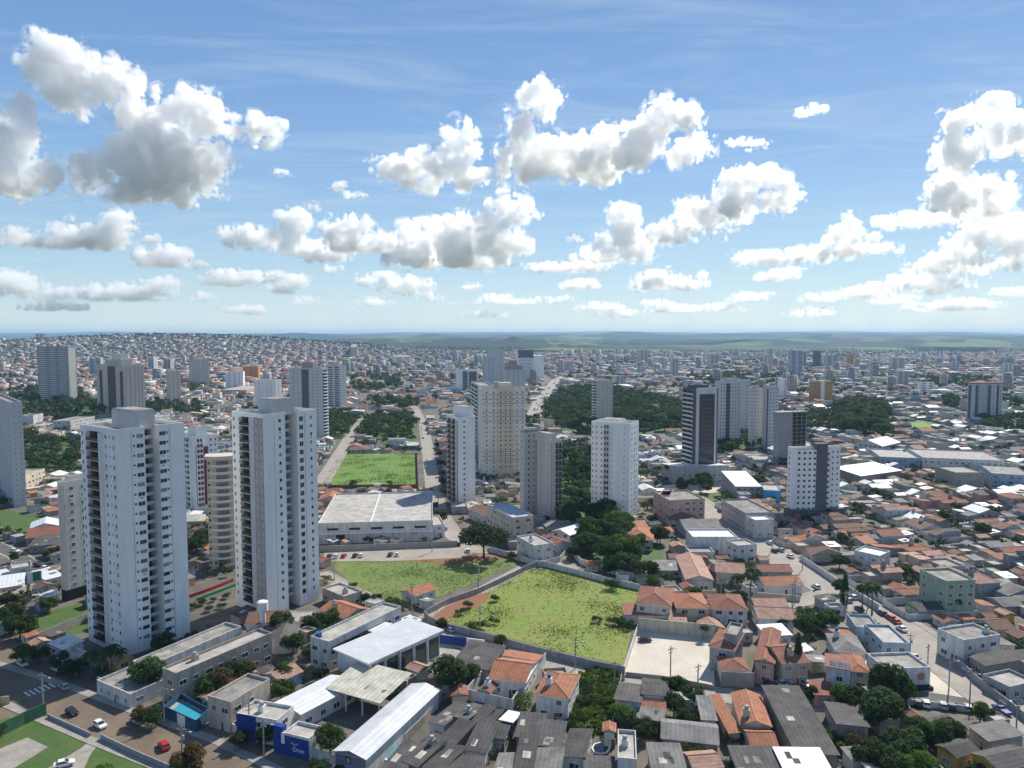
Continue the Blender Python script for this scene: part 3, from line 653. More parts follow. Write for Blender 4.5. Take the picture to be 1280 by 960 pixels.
tower('apartment_tower','tall plain white tower in the middle with a column of dark recessed balconies',786,532,650,739,798,28,'tower_white',
  right=[('w',.25,.8,1.1,1.0,('glass',)),('w',.55,1.0,1.1,1.0,('glass',)),('w',.8,.8,1.1,1.0,GL)],left=[('w',.14,.5,.6,1.4,('glass',)),('w',.45,.45,.5,1.4,('glass',)),('b',.52,.66,1.0,'tower_palegrey'),('w',.73,.7,1.0,1.0,GL),('w',.86,.7,1.0,1.0,GLD),('w',.96,.6,1.0,1.0,GLD)],depth=24,pent=[(.2,.8,.3,.8,2,'tower_white')])
tower('apartment_tower','slim brownish beige tower rising behind the tall plain white tower',746,477,537,740,766,70,'tower_beige',right=[('w',.15,.9,1.0,1,('glass',)),('w',.4,.9,1.0,1,GLD),('w',.65,.9,1.0,1,GLD),('w',.88,.9,1.0,1,GLD)],left=[('b',.1,.9,1.2,'white_paint')],depth=24,pent=[(.1,.9,.2,.8,1.5,'tower_beige')],parts=False)
def office_frame(R,W,D,h,nfl,z00):
    b=MB(); b.box(W*.02,W*.14,-.5,0,6,h+1.6,'tower_palegrey'); b.box(W*.84,W*.92,-.5,0,6,h+1.6,'tower_palegrey'); b.box(W*.14,W*.84,-.5,0,h-2.5,h+1.6,'tower_palegrey'); b.build('frame',R)
    g=MB(); g.box(W*.22,W*.84,-.2,0,6,h-2.5,'glass'); g.build('curtain_wall',R)
    s=MB()
    for i in range(nfl): s.box(W*.22,W*.84,-.24,-.201,z00+i*2.9,z00+i*2.9+.12,'joint')
    for k in range(1,9): s.box(W*(.22+.62*k/9)-.04,W*(.22+.62*k/9)+.04,-.23,-.202,6,h-2.6,'joint')
    s.build('mullion',R)
    p=MB(); p.box(-2,W+9,-9,-.6,0,9,'concrete'); 
    for k in range(4): p.box(-2.1,W+9.1,-9.2,-9.0,1.2+k*2.1,2.2+k*2.1,'tower_palegrey')
    p.build('podium',R)
    q=MB(); q.box(W*.1,W*.75,D*.3,D*.8,h,h+3.2,'tower_darkgrey'); q.cyl(W*.4,D*.5,h+3.2,h+5.5,3,'tower_palegrey',12); q.build('plant_room',R)
tower('office_tower','dark glass office tower in a pale frame on a latticed podium',868,488,600,853,897,72,'tower_darkgrey',right=[],left=[('b',.1,.9,1.2,'tower_palegrey')],depth=26,extra=office_frame,cat='office tower',parts=True)
tower('apartment_tower','grey-white tower with a dark central stripe, right of the dark glass office tower',897,478,560,893,926,74,'tower_palegrey',right=[('s',.33,.52,'tower_darkgrey',2,-1,.03),('g',.34,.51,1.2,1.0,'glass'),('w',.12,.9,1.1,1,('glass',)),('w',.25,.9,1.1,1,('glass',)),('w',.62,.9,1.1,1,('glass',)),('w',.76,.9,1.1,1,('glass',)),('w',.9,.9,1.1,1,('glass',))],left=[('w',.5,1,1,1)],depth=26,parts=False,pent=[(.3,.7,.2,.8,3,'tower_palegrey')])
tower('apartment_tower','pale tower with window columns, leftmost of the pair behind the unfinished building',941,487,560,936,954,70,'tower_palegrey',right=[('w',.2,1,1.1,1,('glass',)),('w',.5,1,1.1,1,('glass',)),('w',.82,1,1.1,1,('glass',))],left=[('w',.5,1,1,1)],depth=22,parts=False,pent=[(.1,.6,.2,.8,3,'tower_beige')])
tower('apartment_tower','pale tower with a dark seam, rightmost of the pair behind the unfinished building',957,484,562,953,973,68,'tower_palegrey',right=[('s',.0,.14,'tower_darkgrey',1,-1,.03),('w',.3,1,1.1,1,('glass',)),('w',.58,1,1.1,1,('glass',)),('w',.85,1,1.1,1,('glass',))],left=[('w',.5,1,1,1)],depth=22,parts=False)
tower('apartment_tower','slim pale tower far behind, between the striped grey-white tower and the window-column pair',930,476,545,926,938,70,'tower_palegrey',right=[('w',.3,1,1.1,1,('glass',)),('w',.7,1,1.1,1,('glass',))],depth=18,parts=False)
def shell(R,W,D,h,nfl,z00):
    for i in range(nfl+1):
        z=z00+i*2.9; b=MB(); b.box(W*.48,W+.6,-.6,D+.3,z-.12,z+.14,'concrete')
        for fx in (.5,.66,.83,.99): b.box(W*fx-.18,W*fx+.18,-.35,0.01,z+.14,z+2.78,'concrete')
        b.build('floor_slab',R)
    q=MB(); q.box(-1,W+1.2,-1.2,D+1,h,h+.5,'concrete'); q.build('roof_slab',R)
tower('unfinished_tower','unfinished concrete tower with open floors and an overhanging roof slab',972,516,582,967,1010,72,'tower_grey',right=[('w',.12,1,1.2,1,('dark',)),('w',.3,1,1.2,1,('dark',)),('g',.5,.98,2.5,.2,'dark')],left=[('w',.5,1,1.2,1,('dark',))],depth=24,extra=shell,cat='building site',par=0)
def round_extra(R,W,D,h,nfl,z00):
    b=MB(); b.box(W*.46,W*.68,-2.2,D*.5,0,h+3.0,'tower_darkgrey'); b.build('stair_shaft',R)
    n=8
    c=MB(); arc=[(W*.46*k/n,-1.7*math.sin(math.pi*.5*(k+ (n-k)*.0)/n*1.0)*(1 if k else 0)) for k in range(n+1)]
    c.prism(arc[::1]+[(W*.46,0.0)] if False else [(0,0)]+[(W*.46*k/n,-1.8*math.sin(math.pi/2*k/n)) for k in range(1,n+1)]+[(W*.459,0)],5,h-.05,'tower_white',top='slab'); c.build('bowed_wall',R)
    m=win_mesh(1.0,1.0,'glass','joint',0)
    for i in range(nfl):
        for k in (.28,.5,.72,.93):
            y=-1.8*math.sin(math.pi/2*k)-.03; link('window',m,R,(W*.46*k,y,z00+i*2.9+1),-math.atan(1.8*math.pi/2*math.cos(math.pi/2*k)/(W*.46)))
    d=MB(); d.box(-1,W+1,-3.2,D+1,0,5,'tower_darkgrey',top='slab'); d.build('podium',R)
    for i in range(nfl): e=MB(); e.box(W*.69,W*.755,-.9,0,z00+i*2.9,z00+i*2.9+1.0,'tower_darkgrey'); e.build('balcony',R)
tower('apartment_tower','white tower with square windows and a dark central shaft, beside the right avenue',988,562,648,984,1050,80,'tower_white',right=[('w',.84,.8,.9,1.0,('glass',)),('w',.94,.8,.9,1.0,('glass',))],left=[('w',.5,1,1,1)],depth=40,extra=round_extra)
def spine(R,W,D,h,nfl,z00):
    b=MB(); b.box(W*.42,W*.6,-.8,3,0,h+2.5,'tower_white'); b.build('spine',R)
tower('apartment_block','ochre block with a white central spine, far right of centre',1014,478,504,1011,1041,80,'tower_orange',right=[('w',.15,1.2,1.3,.9,('glass',)),('w',.3,1.2,1.3,.9,('glass',)),('w',.72,1.2,1.3,.9,('glass',)),('w',.88,1.2,1.3,.9,('glass',))],depth=34,extra=spine,parts=False,cat='apartment block')
def orange_cap(R,W,D,h,nfl,z00):
    b=MB(); b.box(-1,W+1,-1,D+1,h+1.2,h+2.6,'tile_orange'); b.build('roof_cap',R)
tower('apartment_block','wide grey striped block with an orange roof rim, near the right edge of the photo',1214,481,526,1209,1253,84,'tower_palegrey',right=[('s',.1,.2,'tower_darkgrey',0,-.5,.05),('s',.3,.4,'tower_bluegrey',0,-.5,.05),('s',.5,.62,'tower_darkgrey',0,-.5,.05),('s',.8,.88,'tower_brown',0,-.5,.05),('w',.25,1.2,1.2,1,('glass',)),('w',.45,1.2,1.2,1,('glass',)),('w',.7,1.2,1.2,1,('glass',)),('w',.94,1.2,1.2,1,('glass',))],left=[('s',.2,.8,'tower_darkgrey',0,-.5,.05)],depth=60,extra=orange_cap,parts=False,cat='apartment block')
tower('apartment_tower','brown and beige stepped tower behind the roof of the nearest twin-slab tower',160,458,520,121,181,34,'tower_beige',right=[('w',.2,1.2,1.2,1,('glass',)),('w',.45,1.2,1.2,1,('glass',)),('w',.65,1.2,1.2,1,('glass',)),('w',.85,1.2,1.2,1,('glass',))],left=[('s',.36,.62,'tower_brown',0,-.5,.05),('s',.12,.22,'tower_brown',2,-6,.04),('s',.8,.9,'tower_brown',2,-6,.04)],depth=36,parts=False,pent=[(.2,.8,.25,.75,7,'tower_beige'),(.3,.7,.35,.65,14,'tower_cream')])
tower('apartment_tower','wide grey tower with white balcony bands, far left above the park trees',87,434,504,47,96,22,'tower_grey',left=[('g',.06,.28,1.5,.7,'glass_light'),('g',.40,.58,1.5,.7,'glass_light'),('g',.72,.95,1.5,.7,'glass_light'),('h',1,.5,'tower_white',.06,.06,.28),('h',1,.5,'tower_white',.06,.4,.58),('h',1,.5,'tower_white',.06,.72,.95)],right=[('s',.1,.9,'tower_cream',0,-.5,.05)],depth=60,parts=False)
tower('apartment_tower','slim beige tower standing alone right of the brown stepped tower',213,464,506,208,226,60,'tower_beige',right=[('w',.35,1.2,1.2,1,('glass',)),('w',.7,1.2,1.2,1,('glass',))],left=[('w',.5,1.2,1.2,1,('glass',))],depth=26,parts=False)
tower('apartment_block','beige block with window rows left of the red-walled shed',251,450,482,236,262,40,'tower_beige',right=[('w',.3,1.2,1.2,1,('glass',)),('w',.7,1.2,1.2,1,('glass',))],left=[('w',.2,1.2,1.2,1,('glass',)),('w',.45,1.2,1.2,1,('glass',)),('w',.7,1.2,1.2,1,('glass',))],depth=40,parts=False,cat='apartment block',pent=[(.3,.7,.3,.7,4,'tower_cream')])
tower('apartment_block','orange block far away on the left',304,459,477,301,323,75,'tower_orange',right=[('w',.2,1.5,1.2,1,('glass',)),('w',.5,1.5,1.2,1,('glass',)),('w',.8,1.5,1.2,1,('glass',))],depth=40,parts=False,cat='apartment block')
tower('apartment_block','white block right of the far orange block',282,466,486,279,304,75,'tower_white',right=[('w',.2,1.5,1.2,1,('glass',)),('w',.5,1.5,1.2,1,('glass',)),('w',.8,1.5,1.2,1,('glass',))],depth=40,parts=False,cat='apartment block')
tower('apartment_tower','grey twin tower with a dark recess, behind the second twin-slab tower',404,462,550,362,410,24,'tower_palegrey',left=[('s',.4,.62,'tower_darkgrey',0,-.2,.05),('w',.15,1,1.1,1,('glass',)),('w',.28,1,1.1,1,GL),('w',.74,1,1.1,1,GL),('w',.88,1,1.1,1,('glass',))],right=[('b',.1,.9,1.3,'white_paint')],depth=40,parts=False,pent=[(.2,.8,.3,.65,6,'tower_grey')])
tower('apartment_tower','pale tower with broad dark windows, right of the grey twin tower with the dark recess',427,458,511,407,433,28,'tower_palegrey',left=[('g',.15,.42,1.4,.9,'glass'),('g',.55,.85,1.4,.9,'glass')],right=[('w',.5,1,1.1,1,('glass',))],depth=40,parts=False,pent=[(.2,.8,.25,.7,4,'tower_palegrey')])
tower('apartment_block','white block peeping over the roof of the second twin-slab tower',345,476,512,318,352,25,'tower_white',left=[('w',.2,1,1.1,1,('glass',)),('w',.4,1,1.1,1,GL),('w',.6,1,1.1,1,GL),('w',.8,1,1.1,1,('glass',))],right=[('w',.5,1,1.1,1,('glass',))],depth=40,parts=False,cat='apartment block')
tower('office_block','low white office block with a blue glass front, left of the cream towers',572,463,490,570,598,78,'tower_white',right=[('s',.25,.5,'glass_blue',1,-2,.05),('s',.55,.95,'tower_darkgrey',1,-2,.05),('g',.26,.49,1.2,1,'glass_light'),('h',1,.3,'tower_white',.08,.25,.5)],depth=34,parts=False,cat='office block')
tower('apartment_tower','tall pale grey tower far behind the wide cream tower, leftmost of three',607,447,486,604,621,78,'tower_bluegrey',right=[('w',.3,1.2,1.2,1,('glass',)),('w',.6,1.2,1.2,1,('glass',))],depth=40,parts=False)
tower('apartment_tower','tall pale grey tower far behind the wide cream tower, tallest of three',612,438,484,609,630,78,'tower_palegrey',right=[('w',.75,1.2,1.2,1,('glass',)),('w',.9,1.2,1.2,1,('glass',))],depth=40,parts=False)
tower('apartment_block','broad grey block with small windows over the shoulder of the wide cream tower',632,463,500,630,657,76,'tower_palegrey',right=[('w',.15,1.2,1.2,1,('glass',)),('w',.4,1.2,1.2,1,('glass',)),('w',.65,1.2,1.2,1,('glass',)),('w',.88,1.2,1.2,1,('glass',))],depth=44,parts=False,cat='apartment block',pent=[(.0,.85,.2,.8,7,'tower_grey'),(.2,.6,.3,.7,14,'tower_grey')])
def black_top(R,W,D,h,nfl,z00):
    b=MB(); b.box(W*.12,W*.68,2,D*.9,h,h+17,'tower_darkgrey'); b.box(W*.69,W+6,-2,D*.8,0,h+6,'tower_white'); b.build('upper_block',R)
tower('office_block','white office block with a black box on its roof, in the distance at the centre',648,448,476,644,676,80,'tower_white',right=[('g',.02,.62,1.2,1,'glass_light')],depth=70,extra=black_top,parts=False,cat='office block')
FAR=[(800,437,453,796,810,'tower_beige'),(840,448,470,837,848,'tower_palegrey'),(888,443,462,884,898,'tower_beige'),(961,436,461,958,966,'tower_palegrey'),(988,438,470,985,1004,'tower_bluegrey'),(1000,440,460,998,1008,'tower_grey'),(1019,438,458,1016,1026,'tower_darkgrey'),(1062,443,458,1059,1067,'tower_orange'),(1114,447,463,1111,1131,'tower_beige'),(1122,464,484,1119,1136,'tower_beige'),(438,434,449,434,446,'tower_palegrey'),(494,446,456,490,522,'tower_white'),(112,448,468,108,126,'tower_bluegrey'),(132,449,468,128,142,'tower_grey'),(45,417,436,41,54,'tower_palegrey'),(186,447,464,180,192,'tower_bluegrey'),(205,449,464,200,213,'tower_grey'),(1033,444,462,1030,1048,'tower_bluegrey'),(860,476,492,856,872,'tower_bluegrey'),(560,452,466,556,566,'tower_white'),(708,452,466,705,716,'tower_palegrey'),(770,470,484,767,780,'tower_palegrey'),(1150,478,492,1146,1168,'tower_white'),(1190,452,464,1187,1199,'tower_palegrey'),(1255,455,468,1251,1266,'tower_palegrey'),(980,474,497,972,984,'tower_white')]
for u,vt,vb,uL,uR,m in FAR:
    r=tower('apartment_block','',u,vt,vb,uL,uR,78,m,right=[('g',.08,.4,1.2,1,'glass'),('g',.6,.92,1.2,1,'glass')],depth=50,parts=False,par=0)
    TOWERS.pop(); LAND.pop(); auto(r,{'tower_palegrey':'pale grey','tower_white':'white','tower_bluegrey':'bluish grey','tower_grey':'grey','tower_beige':'beige','tower_orange':'orange','tower_darkgrey':'dark grey'}[m]+' apartment block far away','apartment block','apartment blocks in the far city',(u,vb))
# ---------------------------------------------------------------- buildings placed one by one
def side_panel(h0,h1,m,face,f0=0,f1=1,pr=.06,w=0,d=0):
    def f(S):
        b=sink_get(S,'painted_front')
        if face=='S': b.box(-w/2+w*f0,-w/2+w*f1,-d/2-pr,-d/2,h0,h1,m)
        elif face=='E': b.box(w/2,w/2+pr,-d/2+d*f0,-d/2+d*f1,h0,h1,m)
    return f
def text(body,parent,loc,rot,size,m='white_paint',name='lettering'):
    c=bpy.data.curves.new(name,'FONT'); c.body=body; c.size=size; c.extrude=.02; c.align_x='CENTER'; c.align_y='CENTER'; c.materials.append(M(m))
    t=bpy.data.objects.new(name,c); COL.objects.link(t); me=bpy.data.meshes.new_from_object(t.evaluated_get(bpy.context.evaluated_depsgraph_get())); bpy.data.objects.remove(t)
    me.materials.clear(); me.materials.append(M(m)); o=bpy.data.objects.new(name,me); COL.objects.link(o); o.parent=parent; o.location=loc; o.rotation_euler=rot; return o
D_='sheet_dark'; W_='wall_white'
B(4.5,(166,829),(186,836),(292,783),'flat',W_,'slab','long low white podium with dark flat roof at the foot of the nearest twin-slab tower','building')
B(8,(203,838),(220,845),(338,793),'flat','wall_beige','slab_pale','long beige two-storey building with a flat roof behind the blue pool yard','building')
B(3.2,(121,853),(163,871),(192,848),'flat',W_,'slab','low white walled building with stepped flat roof beside the corner street tree','building')
B(7,(260,873),(288,881),(335,851),'flat','wall_beige','slab','beige two-storey house with a flat grey roof right of the blue pool yard')
rs=B(5.5,(296,895),(346,904),(373,887),'flat',W_,'slab_pale','white flat-roofed school front with a blue painted corner wall','school')
x,y,ro,w_,d_=rect((296,895),(346,904),(373,887),5.5); b=MB(); b.box(-w_/2-.08,-w_/2+w_*.48,-d_/2-.08,-d_/2,0,6.2,'blue_paint'); b.build('painted_wall',rs)
re=B(4.4,(354,919),(386,927),(404,912),'flat',W_,'slab_pale','small blue-fronted school entrance with white lettering','school',wins=False,door=False)
x,y,ro,w_,d_=rect((354,919),(386,927),(404,912),4.4); b=MB(); b.box(-w_/2,w_/2,-d_/2-.12,-d_/2,0,4.5,'blue_paint'); b.box(-w_/2-2.6,-w_/2-.02,-d_/2-.2,-d_/2+1.2,0,6.3,'blue_paint'); b.box(-w_/2-.35,-w_/2+.5,-d_/2-.3,-d_/2-.13,2.6,5.2,'white_paint'); b.build('painted_wall',re)
text('Oren',re,(.1*w_,-d_/2-.13,1.75),(math.pi/2,0,0),1.5)
b=MB(); b.tube([(.0*w_-1.3+.25*k,-d_/2-.16,3.0+.28*math.sin(k*1.25)) for k in range(9)],.07,'white_paint'); b.cyl(0,0,0,.05,.3,'white_paint'); b.xf=None; o=b.build('emblem',re)
rg=B(4.6,(419,938),(457,948),(541,861),'gable',W_,'sheet_white','long white gabled school hall with a painted mural on its gable end','school',wins=False,door=False,pitch=.24)
x,y,ro,w_,d_=rect((419,938),(457,948),(541,861),4.6); b=MB(); f=-d_/2-.05
b.add([(-w_/2,f,0),(w_/2,f,0),(w_/2,f,4.5),(0,f,4.5+w_/2*.22),(-w_/2,f,4.5)],[(0,1,2,3,4)],'mural_grey')
def ell(b,cx,cz,rx,rz,m,yy,n=16): b.add([(cx+rx*math.cos(6.2832*k/n),yy,cz+rz*math.sin(6.2832*k/n)) for k in range(n)],[tuple(range(n))],m)
b2=[('dark',-.6,3.3,.75,1.1),('skin_paint',-.55,3.1,.48,.75),('cloth_paint',-.45,1.0,1.2,1.3),('dark',-2.4,.9,1.6,.8),('cloth_paint',1.7,.8,1.7,.6)]
for i,(m,cx,cz,rx,rz) in enumerate(b2): ell(b,cx,cz,rx,rz,m,f-.012*(i+1))
b.build('mural',rg)
B(4.2,(345,878),(376,892),(428,850),'gable',W_,'sheet_white','white gabled school wing left of the stained courtyard roof','school',pitch=.2)
r=B(5.0,(409,860),(474,878),(508,849),'shed',W_,'sheet_stained','stained corrugated roof on posts over the school courtyard','canopy',wins=False,door=False,tank=0)
x,y,ro,w_,d_=rect((409,860),(474,878),(508,849),5.0); bpy.data.objects.remove([c for c in r.children if c.name.startswith('wall')][0])
for i in range(4):
    for j in (-1,1): b=MB(); b.box(-.14,.14,-.14,.14,0,5.0,'white_paint'); b.build('post',r,(-w_/2+.4+(w_-.8)*i/3,j*(d_/2-.5),0))
rh=B(7.2,(419,814),(461,832),(545,788),'slab',W_,'sheet_white','big white flat-roofed hall with dark glazed side beside the school parking lot','school',wins=False,grow=-1.0)
x,y,ro,w_,d_=rect((419,814),(461,832),(545,788),7.2); w_-=1; d_-=1; b=MB(); b.box(-w_/2-1,w_/2+1,-d_/2-1,d_/2+1,7.5,8.0,'white_paint',top='sheet_white'); b.build('roof_rim',rh)
for k in range(5):
    L=d_/5; b=MB(); b.box(w_/2,w_/2+.08,-d_/2+k*L+.35,-d_/2+(k+1)*L-.35,.5,6.3,'glass_green'); b.build('glazing',rh)
    b=MB(); b.box(w_/2+.3,w_/2+.7,-d_/2+k*L-.2,-d_/2+k*L+.2,0,7.4,'white_paint'); b.build('column',rh)
r=B(8,(388,798),(411,805),(500,760),'flat',W_,'slab_pale','long white two-storey block with a dark window band behind the glazed hall','school',floors=2)
x,y,ro,w_,d_=rect((388,798),(411,805),(500,760),8); b=MB(); b.box(w_/2,w_/2+.05,-d_/2+1,d_/2-7,4.6,6.6,'glass'); b.build('window_band',r); b=MB(); b.cyl(0,0,0,1.2,.9,'tank_blue',10); b.build('water_tank',r,(-w_/2+1.3,-d_/2+2,8.2))
b=MB(); b.add([(w_/2+.06,0,6.2),(w_/2+3.0,0,6.2),(w_/2+3.0,8,6.2),(w_/2+.06,8,6.2),(w_/2+.06,0,6.35),(w_/2+3.0,0,6.35),(w_/2+3.0,8,6.35),(w_/2+.06,8,6.35)],[(4,5,6,7),(3,2,1,0),(0,1,5,4),(1,2,6,5),(2,3,7,6)],'sheet_white'); b.build('awning',r)
B(4,(400,762),(432,773),(460,761),'gable','wall_cream','tile_orange','terracotta-roofed shed beside the base of the second twin-slab tower','shed')
B(3.2,(502,739),(518,745),(541,735),'gable',W_,'tile_orange','small white house with terracotta roof alone on the edge of the grass lot')
B(4,(403,737),(430,748),(443,737),'flat','wall_beige','slab_pale','low beige gatehouse with flat roof and planter right of the second twin-slab tower','gatehouse')
B(3.2,(566,829),(610,837),(628,814),'shed',W_,D_,'dark grey shed-roofed house between the parking lot and the terracotta courtyard house')
B(4.6,(612,847),(656,853),(673,828),'gx',W_,'tile_orange','courtyard house with a broad terracotta roof, left of the two-storey orange-roofed house')
B(3.2,(629,822),(671,829),(675,819),'shedy',W_,'tile_orange','low orange tiled carport roof at the back of the terracotta courtyard house','carport')
B(3.2,(599,862),(612,865),(624,849),'gable',W_,'tile_red','narrow tiled wing beside the open courtyard with the blue pool cover','wing')
B(6.2,(670,867),(710,873),(718,843),'hip',W_,'tile_orange','two-storey white house with orange hipped roof left of the overgrown lot',floors=2,tank=1.1)
gcl=[(537,903,555,909,579,881,D_),(569,901,583,905,597,881,D_),(588,899,599,903,607,885,D_),(548,927,566,933,583,907,D_),(530,959,552,966,567,933,D_),(505,951,522,958,541,923,D_),(582,937,606,941,617,909,D_),(599,906,612,909,625,889,D_),(626,903,640,906,646,891,'sheet_white'),(645,920,676,923,684,899,D_),(643,961,664,963,676,927,D_),(675,931,700,934,711,909,D_),(703,945,730,949,736,915,D_),(616,921,630,923,641,906,D_),(669,961,700,964,706,939,'sheet_grey'),(560,966,598,969,605,947,D_),(732,969,768,971,769,947,D_),(618,968,640,970,650,945,'sheet_grey'),(476,962,500,969,520,935,D_)]
LK={'sheet_dark':'narrow house with dark grey sheet roof','sheet_grey':'narrow house with grey sheet roof','sheet_white':'narrow house with white sheet roof'}
for (a,b_,c,d,e,f,m) in gcl:
    r=B(3.1+R_.random()*.6,(a,b_),(c,d),(e,f),R_.choice(['shed','shedy','gy','shedx']),R_.choice(['wall_raw','wall_white','wall_grey','wall_raw']),m,'',tank=.16,pitch=.16); auto(r,LK[m],'house','narrow grey-roofed houses',((a+e)/2,(b_+f)/2))
def BA(h,A,Bp,C,roof,wm,rm,**k):
    r=B(h,A,Bp,C,roof,wm,rm,'',**k); auto(r,LOOK(roof,wm,rm,h),'house','houses of the town',((A[0]+C[0])/2,(A[1]+C[1])/2)); return r
RN={'tile_orange':'orange tiled','tile_red':'red tiled','tile_pink':'pinkish tiled','tile_brown':'brown tiled','sheet_dark':'dark grey sheet','sheet_grey':'grey sheet','sheet_white':'white sheet','slab':'flat grey','slab_pale':'flat pale','sheet_stained':'stained sheet','concrete':'concrete'}
WN={'wall_white':'white','wall_cream':'cream','wall_grey':'grey','wall_pink':'pink','wall_yellow':'yellow','wall_beige':'beige','wall_lightblue':'pale blue','wall_raw':'bare','wall_green':'pale green'}
def LOOK(roof,wm,rm,h): return ('two-storey ' if h>5 else '')+WN[wm]+' house with '+RN[rm]+' roof'
B(4,(755,913),(768,914),(771,905),'gable',W_,'tile_orange','tiny orange tiled shed at the corner of the overgrown lot','shed',tank=0,wins=False)
BA(3.4,(769,881),(800,885),(804,857),'shedy',W_,D_); BA(3.4,(803,874),(833,877),(835,851),'shedy',W_,D_,tank=0); BA(3.2,(798,887),(832,890),(833,875),'gx',W_,'tile_orange',tank=0,grow=-.4); BA(3,(796,897),(829,902),(831,890),'shed',W_,'sheet_grey',tank=0,grow=-.4)
B(3.5,(828,922),(897,930),(896,906),'gable','wall_raw','sheet_grey','long grey gabled shed behind the small overgrown garden','shed')
BA(3.2,(878,899),(895,900),(893,877),'shed',W_,'sheet_grey')
B(4.8,(926,905),(964,908),(952,869),'gy','wall_cream','tile_orange','large house with a broad orange tiled roof, its tallest part, beside the big dark roof',grow=-.3)
B(3.4,(912,917),(926,917),(911,869),'shedx','wall_cream','tile_orange','side wing with orange tiles left of the broad orange roof','wing',wins=False,door=False,tank=0,grow=-.4); B(3.6,(940,936),(974,937),(964,911),'gx','wall_cream','tile_orange','front wing with orange tiles below the broad orange roof','wing',tank=0,grow=-.4)
B(4,(997,942),(1047,943),(1008,873),'shed','wall_raw',D_,'big dark grey sheet roof with a white edge, right of the broad orange roof','warehouse',tank=0)
B(3.6,(1047,913),(1085,917),(1064,881),'shedy','wall_raw',D_,'dark-roofed shed with a patched sheet roof left of the large round tree','shed')
B(3.6,(988,976),(1046,977),(1030,943),'shed',W_,'sheet_white','white sheet roof at the bottom edge below the big dark roof','shed',tank=0)
BA(3.4,(925,967),(985,968),(975,940),'shed','wall_raw',D_); BA(3.4,(818,967),(858,968),(857,937),'shed','wall_raw','sheet_grey')
B(6.2,(772,951),(796,953),(797,917),'flat',W_,'slab_pale','narrow white two-storey house with water tanks beside the green pool',floors=2,tank=1.1)
B(7,(887,807),(917,813),(926,791),'hip','wall_grey','tile_red','grey and white townhouse with red hipped roofs at the corner of the concrete yard','townhouse',floors=2)
r=B(9.5,(905,794),(921,797),(924,782),'flat','concrete','slab','tall concrete water tower block above the red-roofed corner townhouse','water tower',wins=False,door=False,tank=0)
B(4.4,(902,836),(935,838),(931,823),'hip',W_,'tile_red','low red hipped garage roof on a high concrete wall by the lane','garage',wins=False,door=False)
B(6.4,(944,825),(967,829),(961,787),'gy','wall_pink','tile_red','pink townhouse with long red roof, left of the cypress pair','townhouse',floors=2)
B(6.4,(978,829),(1010,827),(1000,804),'gx','wall_cream','tile_red','cream townhouse with red roof behind the two tall cypresses','townhouse',floors=2)
rs2=B(6.2,(1033,839),(1063,844),(1069,823),'shedy',W_,'tile_red','white two-storey house with solar panels on its roof',floors=2,tank=0)
x,y,ro,w_,d_=rect((1033,839),(1063,844),(1069,823),6.2)
for i in range(2):
    for j in range(3): b=MB(); z0=6.2+.25; b.add([(-w_/2+.8+j*1.75,-d_/2+.8+i*2.2,6.45+.12*(d_-.8-i*2.2)),(-w_/2+2.4+j*1.75,-d_/2+.8+i*2.2,6.45+.12*(d_-.8-i*2.2)),(-w_/2+2.4+j*1.75,-d_/2+2.8+i*2.2,6.45+.12*(d_-2.8-i*2.2)),(-w_/2+.8+j*1.75,-d_/2+2.8+i*2.2,6.45+.12*(d_-2.8-i*2.2))],[(0,1,2,3)],'solar'); b.build('solar_panel',rs2)
BA(5.4,(1064,838),(1086,840),(1083,819),'hip',W_,'tile_orange',floors=2); BA(3,(1019,868),(1045,869),(1046,857),'shed','wall_pink','tile_red',tank=0)
BA(4.4,(1045,813),(1082,816),(1086,796),'hip',W_,'sheet_grey')
B(6,(1104,806),(1137,807),(1121,784),'flat','wall_lightblue','slab_pale','pale blue flat-roofed block beside the avenue','building',floors=2)
B(4,(1070,786),(1100,788),(1094,772),'flat','wall_lightblue','slab','low pale blue building with stepped roofs behind the pale blue block','building')
rb=B(5,(1108,839),(1163,837),(1133,818),'flat',W_,'slab','white single-storey building with a round brown emblem on its end wall','building',wins=False,door=False,tank=0)
x,y,ro,w_,d_=rect((1108,839),(1163,837),(1133,818),5); b=MB()
b.add([(w_/2-2.6+1.15*math.cos(6.2832*k/20),-d_/2-.03,3.2+1.15*math.sin(6.2832*k/20)) for k in range(20)],[tuple(range(20))],'emblem'); b.build('emblem',rb); b=MB(); b.box(w_/2-5,w_/2,-d_/2-1.6,-d_/2,.0,.9,'dark'); b.build('door',rb)
B(7,(1172,788),(1205,803),(1246,794),'flat',W_,'slab','white two-storey corner shop building with garage doors right of the avenue','shop building',floors=2)
B(4,(1195,945),(1222,937),(1203,923),'gable','wall_yellow',D_,'small yellow house with a dark gabled roof at the bottom right')
B(4.6,(1216,942),(1249,962),(1287,946),'gable','wall_yellow',D_,'larger yellow house with a moss-flecked dark roof in the bottom right corner')
BA(3.4,(1212,908),(1236,926),(1274,921),'shed','wall_grey','sheet_grey'); BA(3.2,(1228,846),(1262,862),(1290,852),'flat','wall_grey','slab_pale'); BA(4,(1212,820),(1232,832),(1262,822),'shed','wall_raw',D_)
BA(6.4,(796,754),(838,758),(843,736),'hip',W_,'tile_red',floors=2,tank=0); BA(3.2,(781,768),(835,769),(836,759),'shed',W_,'tile_red',tank=0); BA(6,(846,759),(886,760),(885,742),'hip','wall_cream','tile_orange',floors=2); BA(3.2,(838,778),(858,779),(856,763),'shed','wall_cream','tile_pink',tank=0)
